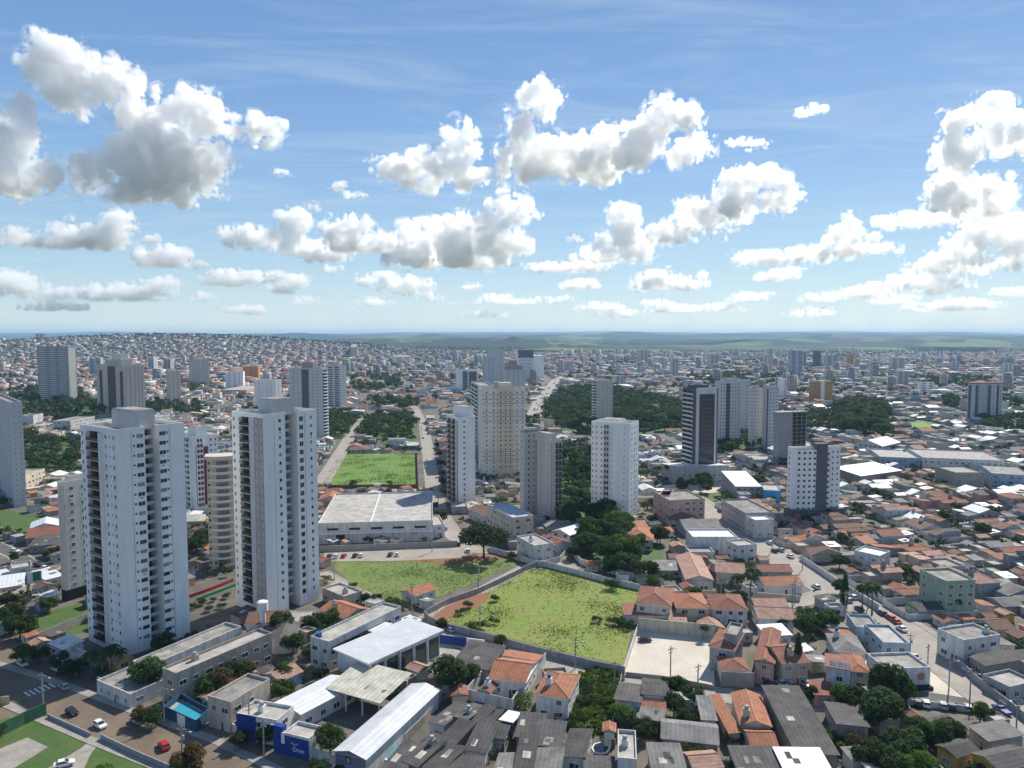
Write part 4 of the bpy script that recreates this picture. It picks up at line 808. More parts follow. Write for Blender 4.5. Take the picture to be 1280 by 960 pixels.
BA(5.4,(891,761),(934,763),(933,744),'hip',W_,'tile_red',floors=2); BA(4.5,(858,724),(891,725),(880,696),'gy',W_,'tile_pink'); BA(4.8,(895,714),(930,717),(928,705),'gx','wall_cream','tile_pink'); BA(3.4,(950,714),(990,714),(988,706),'gx','wall_grey','tile_red'); BA(4,(957,732),(1003,730),(996,719),'gx',W_,'tile_orange')
BA(4,(945,758),(985,758),(984,747),'gx','wall_beige','tile_pink'); BA(4.2,(948,772),(992,774),(988,760),'gx',W_,'tile_pink'); BA(5.2,(777,673),(816,675),(819,660),'hip','wall_cream','tile_orange',floors=2); BA(4,(838,651),(875,651),(877,642),'hip','wall_beige','tile_brown'); BA(3.6,(857,662),(903,661),(896,650),'gx','wall_grey','sheet_grey')
B(7,(866,673),(922,673),(915,663),'flat',W_,'sheet_white','large bright white box building with a white roof','building',wins=False,tank=0); B(7,(922,684),(946,682),(936,675),'flat',W_,'slab_pale','smaller white cube in front of the large bright white box building','building',tank=0)
BA(3.4,(862,692),(893,692),(890,684),'flat',W_,'slab'); BA(3,(822,713),(852,713),(850,704),'shed','wall_grey','sheet_grey')
r=B(9,(397,656),(541,652),(527,616),'flat',W_,'slab_pale','huge pale warehouse with a wide grey roof behind the small parking lot','warehouse',wins=False,door=False,tank=0)
x,y,ro,w_,d_=rect((397,656),(541,652),(527,616),9)
for k in range(5): b=MB(); b.box(-w_/2+w_*(.08+.19*k),-w_/2+w_*(.08+.19*k)+5,-d_/2-.05,-d_/2,6.2,7.2,'dark'); b.build('vent_window',r)
b=MB(); b.box(-w_/2+.1,w_/2-.1,-d_/2-.9,-d_/2-.02,4.6,5.1,'white_paint'); b.build('canopy',r)
b=MB(); b.box(-w_/2+w_*.45,-w_/2+w_*.45+.5,-d_/2+.4,d_/2-.4,9.07,9.5,'white_paint'); b.build('roof_ridge',r)
b=MB(); b.box(-w_/2+8,-w_/2+12,-d_/2-.06,-d_/2,.05,4,'dark'); b.build('door',r)
B(5.5,(541,658),(556,657),(553,645),'flat',W_,'slab_pale','white side office at the right end of the huge warehouse','building')
r=B(11.5,(609,632),(641,649),(667,646),'flat','wall_beige','tower_bluegrey','beige four-storey apartment house with rows of windows and a grey-blue roof','apartment house',floors=4)
B(7,(646,672),(668,684),(685,677),'flat',W_,'slab_pale','modern white house with stepped flat roofs in front of the beige four-storey house',floors=2)
BA(5,(690,664),(712,669),(720,655),'gable',W_,'sheet_white'); BA(4.5,(668,676),(690,684),(697,672),'gable',W_,'tile_red')
B(5,(586,636),(608,645),(618,638),'gable',W_,'tile_brown','low white house with brown gabled roof left of the beige four-storey house')
B(12,(837,627),(881,625),(876,613),'flat','wall_pink','slab','pinkish four-storey block with balconies, right of the tall plain white tower','apartment house',floors=4); B(12,(824,620),(837,621),(836,612),'flat','wall_pink','slab_pale','plain pinkish stair block attached left of the four-storey pinkish block','stair block',wins=False,door=False)
B(9,(902,626),(932,643),(952,634),'flat','wall_grey','slab','long grey-white three-storey row beside the start of the avenue','building',floors=3); B(8,(932,646),(944,652),(953,644),'flat',W_,'sheet_white','white end block of the grey-white row beside the avenue','building',floors=2)
B(8,(843,590),(911,589),(903,578),'shedy','wall_grey','sheet_white','long white-roofed hall below the latticed podium','hall'); B(6.5,(920,608),(951,608),(936,596),'shed','wall_grey','sheet_white','white sheet-roofed shed left of the bright blue building','shed')
r=B(6,(955,614),(976,615),(973,607),'flat','wall_lightblue','slab_pale','bright blue painted building left of the square-windowed white tower','building'); x,y,ro,w_,d_=rect((955,614),(976,615),(973,607),6); b=MB(); b.box(-w_/2-.05,w_/2+.05,-d_/2-.1,-d_/2,0,6.7,'sky_blue_paint'); b.box(-w_/2-.1,-w_/2,-d_/2,d_/2,0,6.7,'sky_blue_paint'); b.build('painted_wall',r)
B(6,(1076,595),(1127,588),(1108,580),'shed','wall_raw','sheet_white','white-roofed open shed with a dark front right of the square-windowed white tower','shed',wins=False); B(10,(1194,592),(1231,592),(1227,584),'flat','concrete','concrete','blank concrete cube standing among low roofs on the right','building',wins=False,tank=0,door=False)
B(7,(1100,572),(1150,574),(1148,564),'flat','wall_lightblue','slab_pale','long pale blue commercial row left of the long white one','building',floors=2); B(8,(1154,573),(1256,577),(1250,566),'flat',W_,'slab_pale','very long white commercial building with small windows on the right','building',floors=2); B(9,(1240,593),(1290,596),(1284,585),'flat','wall_lightblue','slab','pale blue block at the right edge below the very long white building','building',floors=3)
B(5,(1067,554),(1103,558),(1100,550),'gable',W_,'sheet_white','cream hall with a white gabled roof near the tall dark trees','hall'); B(7,(275,488),(308,488),(305,482),'flat','wall_pink','slab_pale','long red-walled shed in the distance on the left','shed',wins=False)

B(9,(66,527),(88,527),(97,521),'flat',W_,'slab','white three-storey building with balconies left of the nearest twin-slab tower roof','building',floors=3); B(13,(104,530),(128,531),(141,516),'flat',W_,'slab_pale','white four-storey building behind the nearest twin-slab tower','building',floors=4)
B(9,(30,596),(56,587),(49,579),'flat','wall_cream','slab','cream three-storey building right of the grey tower at the left edge','building',floors=3)
BA(4,(38,661),(74,657),(68,650),'gable',W_,'sheet_white'); BA(3.4,(32,673),(76,669),(72,660),'gx','wall_raw','tile_red'); BA(3.2,(36,683),(78,680),(76,672),'shed','wall_raw',D_); BA(5,(15,713),(40,709),(35,703),'flat',W_,'slab_pale'); BA(3.4,(-14,737),(28,731),(20,722),'shed',W_,'sheet_white')
BA(3.4,(62,804),(80,812),(99,802),'shed',W_,'sheet_white',tank=0); BA(3.2,(62,822),(78,829),(104,815),'flat',W_,'slab_pale',tank=0)
BA(6.5,(1068,690),(1100,697),(1142,697),'flat',W_,'sheet_white',tank=0)
# ---------------------------------------------------------------- filler blocks of the town, aligned with the avenue
PARKS=[GP(p) for p in ([(672,520),(700,490),(760,485),(850,505),(850,540),(770,546),(700,542)],[(0,500),(60,484),(120,500),(125,520),(105,530),(30,527),(0,515)],[(30,545),(100,555),(95,590),(40,604),(28,570)],[(1040,510),(1085,504),(1115,522),(1110,552),(1060,545),(1040,530)],[(410,518),(525,522),(518,556),(480,552),(405,548)],[(700,565),(742,600),(738,650),(702,620)],[(850,610),(955,602),(955,612),(905,624),(850,624)],[(885,545),(960,545),(958,560),(900,572)],[(1225,526),(1290,522),(1290,541),(1228,541)],[(708,648),(740,640),(790,672),(832,680),(822,727),(780,722),(735,708),(712,690)],[(524,628),(556,642),(553,662),(536,652)],[(640,520),(672,523),(668,540),(640,545)])]
for p_ in ([(-20,890),(60,890),(215,960),(215,1000),(-20,1000)],[(335,912),(392,918),(420,962),(330,962)],[(200,900),(246,922),(268,900),(226,876)],[(1120,870),(1215,874),(1225,905),(1135,905)],[(395,905),(470,880),(440,930)],[(205,895),(300,930),(340,945),(330,965),(200,915)],[(240,800),(300,770),(300,740),(240,760)],[(400,770),(400,735),(340,765)],[(725,925),(770,925),(770,952),(725,952)],[(583,892),(640,895),(690,835),(630,812)],[(525,778),(560,796),(785,852),(785,838),(600,790),(540,765)],[(880,865),(942,868),(946,840),(900,830)],[(1055,860),(1210,876),(1200,845),(1060,835)]): EXCL.append(GP(p_))
EX=[]
for P in EXCL+PARKS: 
    xs=[p[0] for p in P]; ys=[p[1] for p in P]; EX.append((min(xs),max(xs),min(ys),max(ys),P))
def free(x,y,r):
    for (a,b_,c,d,P) in EX:
        if x<a-r or x>b_+r or y<c-r or y>d+r: continue
        if inside(x,y,P): return False
        for k in range(8):
            if inside(x+r*math.cos(k*.785),y+r*math.sin(k*.785),P): return False
    return True
TH=math.atan2(.131,.991); ca,sa=math.cos(TH),math.sin(TH)     # town grid: p axis and q axis
def world(p,q): return (p*ca-q*sa,p*sa+q*ca)
def seen(x,y,m=25):
    if y<60: return False
    u,v=PX(x,y,3); return -m<u<1280+m and v<985
WALLC=['wall_white']*6+['wall_cream']*3+['wall_beige']*2+['wall_grey','wall_grey','wall_pink','wall_yellow','wall_lightblue','wall_green','wall_raw','wall_raw']
def roofmix(x,y,rnd):
    u,v=PX(x,y)
    tile=.78 if (v>625 and u>820) else (.55 if 380<u<560 else (.3 if u<700 else .22))
    if v<640 and u>950: tile=.2
    if rnd.random()<tile: return rnd.choice(['hip','hip','gable','gx','gy']),rnd.choice(['tile_orange','tile_red','tile_red','tile_pink','tile_pink','tile_brown'])
    k=rnd.random()
    if k<.45: return rnd.choice(['shed','shedy','gy','gx','gable']),rnd.choice(['sheet_dark','sheet_grey','sheet_grey','sheet_white','sheet_stained'])
    if k<.62: return rnd.choice(['gable','gx']), 'sheet_white'
    return 'flat',rnd.choice(['slab','slab_pale','slab','sheet_grey'])
lots=[]; rnd=random.Random(5); PLACED=[]
BP=72.5; BQ=128
for ip in range(-36,48):
    ps=10+ip*BP
    for iq in range(0,32):
        q0=40+iq*BQ
        cx,cy=world(ps+BP/2,q0+BQ/2)
        if cy>3700 or not (seen(cx,cy,420) or cy<200): continue
        if q0>640: ps=10+ip*BP+((iq*37)%29-14)*2.2
        for row in (0,1):
            q=q0+5
            while q<q0+BQ-14:
                wd=rnd.uniform(9.5,14); dp=rnd.uniform(15,25)
                pc=ps+5.5+dp/2+2+rnd.uniform(0,3) if row==0 else ps+BP-5.5-dp/2-2-rnd.uniform(0,3)
                x,y=world(pc,q+wd/2)
                lots.append((x,y,wd,dp,row,ps,q)); q+=wd+.3
lots.sort(key=lambda l:l[0]**2+l[1]**2)
NIND=300-sum(1 for o in bpy.data.objects if o.get('category') in('house','townhouse'))
far=MB(); nind=0; FARTREES=[]; NEARTREES=[]; farn=[]
for (x,y,wd,dp,row,ps,q) in lots:
    if not seen(x,y,300): continue
    r=math.hypot(wd,dp)/2*.72; d=math.hypot(x,y)
    if not free(x,y,r if d<700 else 3): continue
    if hill_z(x,y)>.5 or d>1250: farn.append((x+rnd.uniform(-9,9)*(d>1500),y+rnd.uniform(-12,12)*(d>1500),wd,dp)); continue
    rn=random.Random(int(x*131+y*17)); roof,rm=roofmix(x,y,rn); wm=rn.choice(WALLC)
    if rm=='sheet_dark' and rn.random()<.4: wm='wall_raw'
    two=rn.random()<.22; h=rn.uniform(5.8,6.8) if two else rn.uniform(3.0,3.8)
    if rn.random()<.025: h=rn.uniform(9,13); roof,rm='flat','slab'
    rot=TH+math.pi/2*(1 if row==0 else -1)+rn.uniform(-.03,.03)
    W2=wd-rn.uniform(.2,1.2); D2=dp
    if rn.random()<(.07 if d<520 else .17): FARTREES.append((x,y,rn.uniform(5,9))); continue
    PLACED.append((x,y,math.hypot(W2,D2)/2*.8))
    if nind<NIND and d<520 and seen(x,y):
        o=house(x,y,rot,W2,D2,h,roof,wm,rm,2 if two else max(1,round(h/3.2)),rn.random(),True); auto(o,LOOK(roof,wm,rm,h),'house','houses of the town',PX(x,y,h)); nind+=1
    else: house(x,y,rot,W2,D2,h,roof,wm,rm,2 if two else max(1,round(h/3.2)),rn.random(),True,sink=far,wins=d<900)
    # wall round the lot
    if d<900 and rn.random()<.75:
        c_,s_=math.cos(rot),math.sin(rot); e=.45; pts=[(-W2/2-e,-D2/2-1.5),(-W2/2-e,D2/2+1.2),(W2/2+e,D2/2+1.2),(W2/2+e,-D2/2-1.5)]; hw_=rn.uniform(1.9,2.5); wmm=rn.choice(['wall_white','wall_grey','wall_raw','concrete','wall_cream','wall_white'])
        if d<430 and seen(x,y) and free(x,y,r*1.1):
            wb_=MB(); tgt=wb_; wb_.xf=None
        else: tgt=far; far.xf=(x,y,0,c_,s_)
        L_,R2_=ribbon(pts,.2)
        for i in range(3): tgt.add([(*L_[i],0),(*L_[i+1],0),(*R2_[i+1],0),(*R2_[i],0),(*L_[i],hw_),(*L_[i+1],hw_),(*R2_[i+1],hw_),(*R2_[i],hw_)],[(0,1,5,4),(2,3,7,6),(4,5,6,7)],wmm)
        far.xf=None
        if tgt is not far: o=tgt.build('boundary_wall',None,(x,y,0)); o.rotation_euler[2]=rot; auto(o,{'wall_white':'white','wall_grey':'grey','wall_raw':'bare','concrete':'concrete','wall_cream':'cream'}[wmm]+' boundary wall round a house','wall','boundary walls round the houses',PX(x,y,1))
    # backyard tree
    if rn.random()<.34:
        pb=ps+BP/2+rn.uniform(-3,3); tx,ty=world(pb,q+wd/2); (NEARTREES if d<520 else FARTREES).append((tx,ty,rn.uniform(4,8.5)))
# sheds, trees and bushes in the gaps between the houses
GR={}
def put(x,y,r): 
    PLACED.append((x,y,r))
def gap(x,y,r):
    k=(int(x//20),int(y//20))
    for i in (-1,0,1):
        for j in (-1,0,1):
            for (a,b_,c) in GR.get((k[0]+i,k[1]+j),()):
                if (a-x)**2+(b_-y)**2<(c+r)**2: return False
    return True
for (x,y,r) in PLACED: GR.setdefault((int(x//20),int(y//20)),[]).append((x,y,r))
ns=0; INFT=[]
for _ in range(26000):
    u=rnd.uniform(-15,1295); v=rnd.uniform(560,975)**1.0; x,y=G(u,v); d=math.hypot(x,y)
    if rnd.random()>min(1,(d/300)**1.2): continue
    r=rnd.uniform(2.2,4.4)
    if not gap(x,y,r*.95) or not free(x,y,r*.8): continue
    GR.setdefault((int(x//20),int(y//20)),[]).append((x,y,r))
    k=rnd.random(); near_grid=TH+rnd.choice([0,math.pi/2]) if u>560 else math.radians(90-35)+rnd.choice([0,math.pi/2])
    if u<330 and v>640: k=max(k,.5)
    if k<.58:
        wd,dp,h=r*rnd.uniform(1.3,1.7),r*rnd.uniform(1.3,1.9),rnd.uniform(2.4,3.4); rf,rm_=rnd.choice([('shed','sheet_grey'),('shedy','sheet_dark'),('gable','tile_red'),('gable','tile_pink'),('slab','slab_pale'),('shedx','sheet_white'),('gx','tile_brown'),('shed','tile_orange'),('flat','slab')]); wm_=rnd.choice(WALLC)
        if ns<190 and d<420:
            o=house(x,y,near_grid,wd,dp,h,rf,wm_,rm_,1,rnd.random(),False,name='shed',tank=0,door=False); auto(o,'small '+WN[wm_]+' annex with '+RN[rm_]+' roof','shed','small sheds between the houses',(u,v)); ns+=1
        else: house(x,y,near_grid,wd,dp,h,rf,wm_,rm_,1,rnd.random(),False,sink=far,wins=False,tank=0)
    else: INFT.append((x,y,rnd.uniform(3,7.5)))
NEARTREES+=[t for t in INFT if math.hypot(t[0],t[1])<520]; FARTREES+=[t for t in INFT if math.hypot(t[0],t[1])>=520]
print('sheds',ns,'infill trees',len(INFT))
# street surfaces of the town grid
st=MB()
for ip in range(-14,20):
    for q in range(150,1500,8):
        for (pa,pb,qa,qb) in ((10+ip*BP-3.6,10+ip*BP+3.6,q,q+8),)+(((10+ip*BP+4,10+(ip+1)*BP-4,40+((q-40)//BQ)*BQ-3.4,40+((q-40)//BQ)*BQ+3.4),) if (q-40)%BQ<8 else ()):
            x,y=world((pa+pb)/2,(qa+qb)/2)
            if q>640 and pb-pa<10: continue
            if seen(x,y) and free(x,y,2): st.add([(*world(a,b_),.012) for a,b_ in ((pa,qa),(pb,qa),(pb,qb),(pa,qb))],[(0,1,2,3)],'asphalt')
tag(st.build('road'),kind='structure')
KERBCARS=[]
for ip in range(-6,12):
    for q in range(120,560,7):
        if rnd.random()<.3:
            sd_=rnd.choice([-1,1]); x,y=world(10+ip*BP+sd_*2.5,q)
            if seen(x,y,0) and free(x,y,2.5): KERBCARS.append((x,y,TH+math.pi/2+(math.pi if sd_<0 else 0)))
rnd.shuffle(KERBCARS)
tag(far.build('town_houses'),'mass of low houses filling the town behind the nearest streets','houses','houses of the town','stuff')
# distant roofs, by the thousand
def far_city():
    rng=np.random.default_rng(3); V=[];Q=[];T=[];mq=[];mt=[]; mats=['wall_white','wall_cream','wall_grey','wall_beige','tile_orange','tile_red','tile_pink','sheet_grey','sheet_white','slab_pale','sheet_dark','glass']
    n=0
    for (x,y,w,d) in farn:
        k=rng.random(); dr=random.Random(int(x//260)*977+int(y//330)*31); dt,dg,dsz=dr.choice([.08,.25,.5,.7]),dr.choice([.2,.34,.5]),dr.choice([.8,1,1.25])
        w,d=w*dsz,d*dsz
        if k<(.6 if hill_z(x,y)>3 else dg): FARTREES.append((x,y,rng.uniform(5,11))); continue
        u,v=PX(x,y)
        h=rng.uniform(3,4.2) if rng.random()<.75 else rng.uniform(5.5,8)
        if rng.random()<((.03 if x>-500 else .014) if hill_z(x,y)<3 else .003): h=rng.uniform(10,32)
        z=hill_z(x,y)-.5; a=TH+rng.choice([0,.0,.35,-.3]) if y>1500 else TH; a+=math.pi/2; w2,d2=w*rng.uniform(.7,1)/2,d*rng.uniform(.6,.95)/2
        if rng.random()<.08 and h<9: w2*=2.6; d2*=1.8; h=rng.uniform(6,9)
        c,s=math.cos(a),math.sin(a)
        P=[(x+i*w2*c-j*d2*s,y+i*w2*s+j*d2*c) for i,j in ((-1,-1),(1,-1),(1,1),(-1,1))]
        wm=int(rng.choice([0,0,1,1,2,2,3,3,9])); tile=dt+(.1 if x<200 else -.08); tile=.1 if h>8 else tile
        b=n; V+= [(px,py,z) for px,py in P]+[(px,py,z+h+.5) for px,py in P]; Q+=[(b+i,b+(i+1)%4,b+4+(i+1)%4,b+4+i) for i in range(4)]; mq+=[wm]*4; n+=8
        if rng.random()<tile:
            e=.36*w2; V+=[(x-(d2-w2)*-s if d2>w2 else x,(y-(d2-w2)*c) if d2>w2 else y,z+h+.5+e),(x+(d2-w2)*-s if d2>w2 else x,(y+(d2-w2)*c) if d2>w2 else y,z+h+.5+e)]
            rm=int(rng.choice([4,5,5,6,6])); Q+=[(b+5,b+6,b+9,b+8),(b+7,b+4,b+8,b+9)]; T+=[(b+4,b+5,b+8),(b+6,b+7,b+9)]; mq+=[rm]*2; mt+=[rm]*2; n+=2
        else:
            Q.append((b+4,b+5,b+6,b+7)); mq.append(int(rng.choice([7,7,8,8,9,9,10])))
        if h>5 and y<2600:
            for i in range(4):
                p,q=P[i],P[(i+1)%4]; mxp=((p[0]+q[0])/2,(p[1]+q[1])/2); nx,ny=mxp[0]-x,mxp[1]-y
                if nx*mxp[0]+ny*mxp[1]>0: continue
                l=math.hypot(nx,ny) or 1; ox,oy=nx/l*.1,ny/l*.1
                for fl in range(int(h/3)):
                    for t0 in (.15,.42,.68):
                        A=(p[0]+(q[0]-p[0])*t0+ox,p[1]+(q[1]-p[1])*t0+oy); B_=(p[0]+(q[0]-p[0])*(t0+.16)+ox,p[1]+(q[1]-p[1])*(t0+.16)+oy); zz=z+1.3+fl*3
                        V+=[(*A,zz),(*B_,zz),(*B_,zz+1.3),(*A,zz+1.3)]; Q.append((n,n+1,n+2,n+3)); mq.append(11); n+=4
    o=link('distant_houses',npmesh('distant_houses',V,np.array(Q),np.array(T).reshape(-1,3),mq,mt,mats)); tag(o,'far quarter of tiny roofs stretching to the hills','houses','houses of the town','stuff')
far_city()
for _ in range(900):
    x,y=rnd.gauss(-1750,700),rnd.gauss(3900,260)
    if hill_z(x,y)>30: FARTREES.append((x,y,rnd.uniform(8,17)))
for P in PARKS: b=MB(); b.add([(x,y,.022) for x,y in P],[tuple(range(len(P)))],'grass_lawn'); tag(b.build('lawn'),kind='structure')
print('individual filler houses',nind,'far',len(farn),'objects',len(bpy.data.objects))
# ---------------------------------------------------------------- trees
def leaf_cards(rng,C,Rr,per,size,flat=.75):
    """leaf-sized quads spread through rounded clumps: clump centres C, radii Rr"""
    V=[]
    for c,r in zip(C,Rr):
        n=max(6,int(per*r*r)); d=rng.standard_normal((n,3)); d/=np.linalg.norm(d,axis=1)[:,None]; d[:,2]=np.where(d[:,2]<-.3,-d[:,2]*.4,d[:,2])
        rad=r*(.72+.33*rng.random(n)**.6)[:,None]; P=c+d*rad*np.array([1,1,flat])
        nr=d+rng.standard_normal((n,3))*.45+np.array([0,0,.25]); nr/=np.linalg.norm(nr,axis=1)[:,None]
        t=np.cross(nr,rng.standard_normal((n,3))); t/=np.linalg.norm(t,axis=1)[:,None]; bt=np.cross(nr,t); s=(size*(.6+.8*rng.random(n)))[:,None]
        V.append(np.stack([P-t*s-bt*s*.7,P+t*s-bt*s*.7,P+t*s+bt*s*.7,P-t*s+bt*s*.7],1))
    return np.concatenate(V).reshape(-1,3)
def crown_mesh(seed,m,kind='round',per=None,size=None):
    rng=np.random.default_rng(seed); C=[];Rr=[]          # unit tree: total height 1, crown radius about .45
    if kind=='round':
        n=22; th=rng.random(n)*6.28; rr=np.sqrt(rng.random(n))*.38; zz=.34+rng.random(n)*.48*(1-(rr/.45)**2*.5)
        C=np.stack([rr*np.cos(th),rr*np.sin(th),zz],1); Rr=.13+.09*rng.random(n)
    elif kind=='wide':
        n=34; th=rng.random(n)*6.28; rr=np.sqrt(rng.random(n))*.55; zz=.5+rng.random(n)*.36*(1-(rr/.6)**2*.7); C=np.stack([rr*np.cos(th),rr*np.sin(th),zz],1); Rr=.11+.09*rng.random(n)
    elif kind=='ball':
        n=18; d=rng.standard_normal((n,3)); d/=np.linalg.norm(d,axis=1)[:,None]; C=np.array([0,0,.52])+d*np.array([.27,.27,.27]); Rr=.17+.06*rng.random(n)
    elif kind=='cypress':
        n=14; zz=np.linspace(.08,.95,n); C=np.stack([rng.normal(0,.012,n),rng.normal(0,.012,n),zz],1); Rr=.035+.055*np.sin(np.pi*np.clip(zz*.9+.12,0,1))
    elif kind=='bush':
        n=9; th=rng.random(n)*6.28; rr=np.sqrt(rng.random(n))*.5; C=np.stack([rr*np.cos(th),rr*np.sin(th),.25+.3*rng.random(n)],1); Rr=.2+.14*rng.random(n)
    V=leaf_cards(rng,C,Rr,per or 4400,size or .023,.85 if kind!='cypress' else 1.6); n=len(V)//4
    return npmesh('crown',V,np.arange(n*4).reshape(-1,4),np.zeros((0,3),int),np.zeros(n,int),[],[m])
def trunk_mesh(kind,seed):
    r=random.Random(seed); b=MB()
    if kind=='cypress': b.tube([(0,0,0),(0,0,.5),(0,0,.95)],[.015,.01,.003],'bark',5)
    else:
        b.tube([(0,0,-.01),(.01,0,.25),(.0,.01,.5),(0,0,.72)],[.032,.022,.017,.006],'bark',7)
        for k in range(5):
            a=k*1.3+r.random(); zz=.27+.06*k; L=.3 if kind=='wide' else .22; b.tube([(0,0,zz),(L*.5*math.cos(a),L*.5*math.sin(a),zz+.13),(L*math.cos(a),L*math.sin(a),zz+.26)],[.014,.009,.004],'bark',5)
    return b.mesh('trunk')
def palm_meshes(seed):
    r=random.Random(seed); t=MB(); t.tube([(0,0,-.01),(.01,0,.3),(.0,.01,.6),(0,0,.86)],[.03,.022,.02,.018],'palm_trunk',7)
    f=MB()
    for k in range(26):
        a=k*2.4+r.uniform(-.2,.2); up=r.uniform(-.35,.95); L=r.uniform(.27,.36); pts=[]
        for i in range(7):
            s=i/6; pts.append((L*s*math.cos(a),L*s*math.sin(a),.86+L*(up*s-(.55+.35*up)*1.1*s*s*1.35)))
        px,py=-math.sin(a),math.cos(a)
        for i in range(6):
            wd0=.055*math.sin(math.pi*(i/6*.85+.12)); wd1=.055*math.sin(math.pi*((i+1)/6*.85+.12)); p,q=pts[i],pts[i+1]
            for s_ in (-1,1): f.quad(p,q,(q[0]+s_*px*wd1,q[1]+s_*py*wd1,q[2]-wd1*.7),(p[0]+s_*px*wd0,p[1]+s_*py*wd0,p[2]-wd0*.7),'leaf_mid')
    return f.mesh('crown'),t.mesh('trunk')
CROWN={}
for i,(k,m) in enumerate([('round','leaf_dark'),('round','leaf_mid'),('round','leaf_olive'),('round','leaf_bright'),('wide','leaf_dark'),('wide','leaf_mid'),('ball','leaf_mid'),('ball','leaf_dark'),('ball','leaf_bright'),('ball','leaf_olive'),('cypress','leaf_dark'),('bush','leaf_mid'),('bush','leaf_bright'),('bush','leaf_dark')]):
    CROWN[(k,m)]=[crown_mesh(i*3+j,m,k,size=.024 if k=='bush' else (.012 if k=='cypress' else None),per=2600 if k=='bush' else (30000 if k=='cypress' else None)) for j in range(2)]
TRUNK={k:trunk_mesh(k,4) for k in ('round','wide','ball','cypress')}
PALM=palm_meshes(2)
NT=[0]
TW={'leaf_dark':'dark green','leaf_mid':'green','leaf_olive':'olive and rust coloured','leaf_bright':'bright green'}
KW={'round':'leafy tree','wide':'spreading tree','ball':'round tree','cypress':'cypress','bush':'bush'}
def tree(x,y,h,kind='round',m='leaf_mid',label=None,z=0):
    NT[0]+=1; s=h; rt=root({'cypress':'cypress_tree','bush':'bush'}.get(kind,'tree'),x,y,z,R_.uniform(0,6.28)); rt.scale=(s*R_.uniform(.9,1.1),s*R_.uniform(.9,1.1),s)
    link('crown',R_.choice(CROWN[(kind,m)]),rt)
    if kind!='bush': link('trunk',TRUNK[kind],rt)
    cat='bush' if kind=='bush' else 'tree'
    if label: tag(rt,label,cat)
    else: auto(rt,TW[m]+' '+KW[kind],cat,'bushes' if kind=='bush' else 'trees among the houses',PX(x,y,h/2))
    return rt
def palm(x,y,h,label=None):
    NT[0]+=1; rt=root('palm_tree',x,y,0,R_.uniform(0,6.28)); rt.scale=(h,h,h); link('crown',PALM[0],rt); link('trunk',PALM[1],rt)
    if label: tag(rt,label,'palm tree')
    else: auto(rt,'palm tree','palm tree','palm trees',PX(x,y,h))
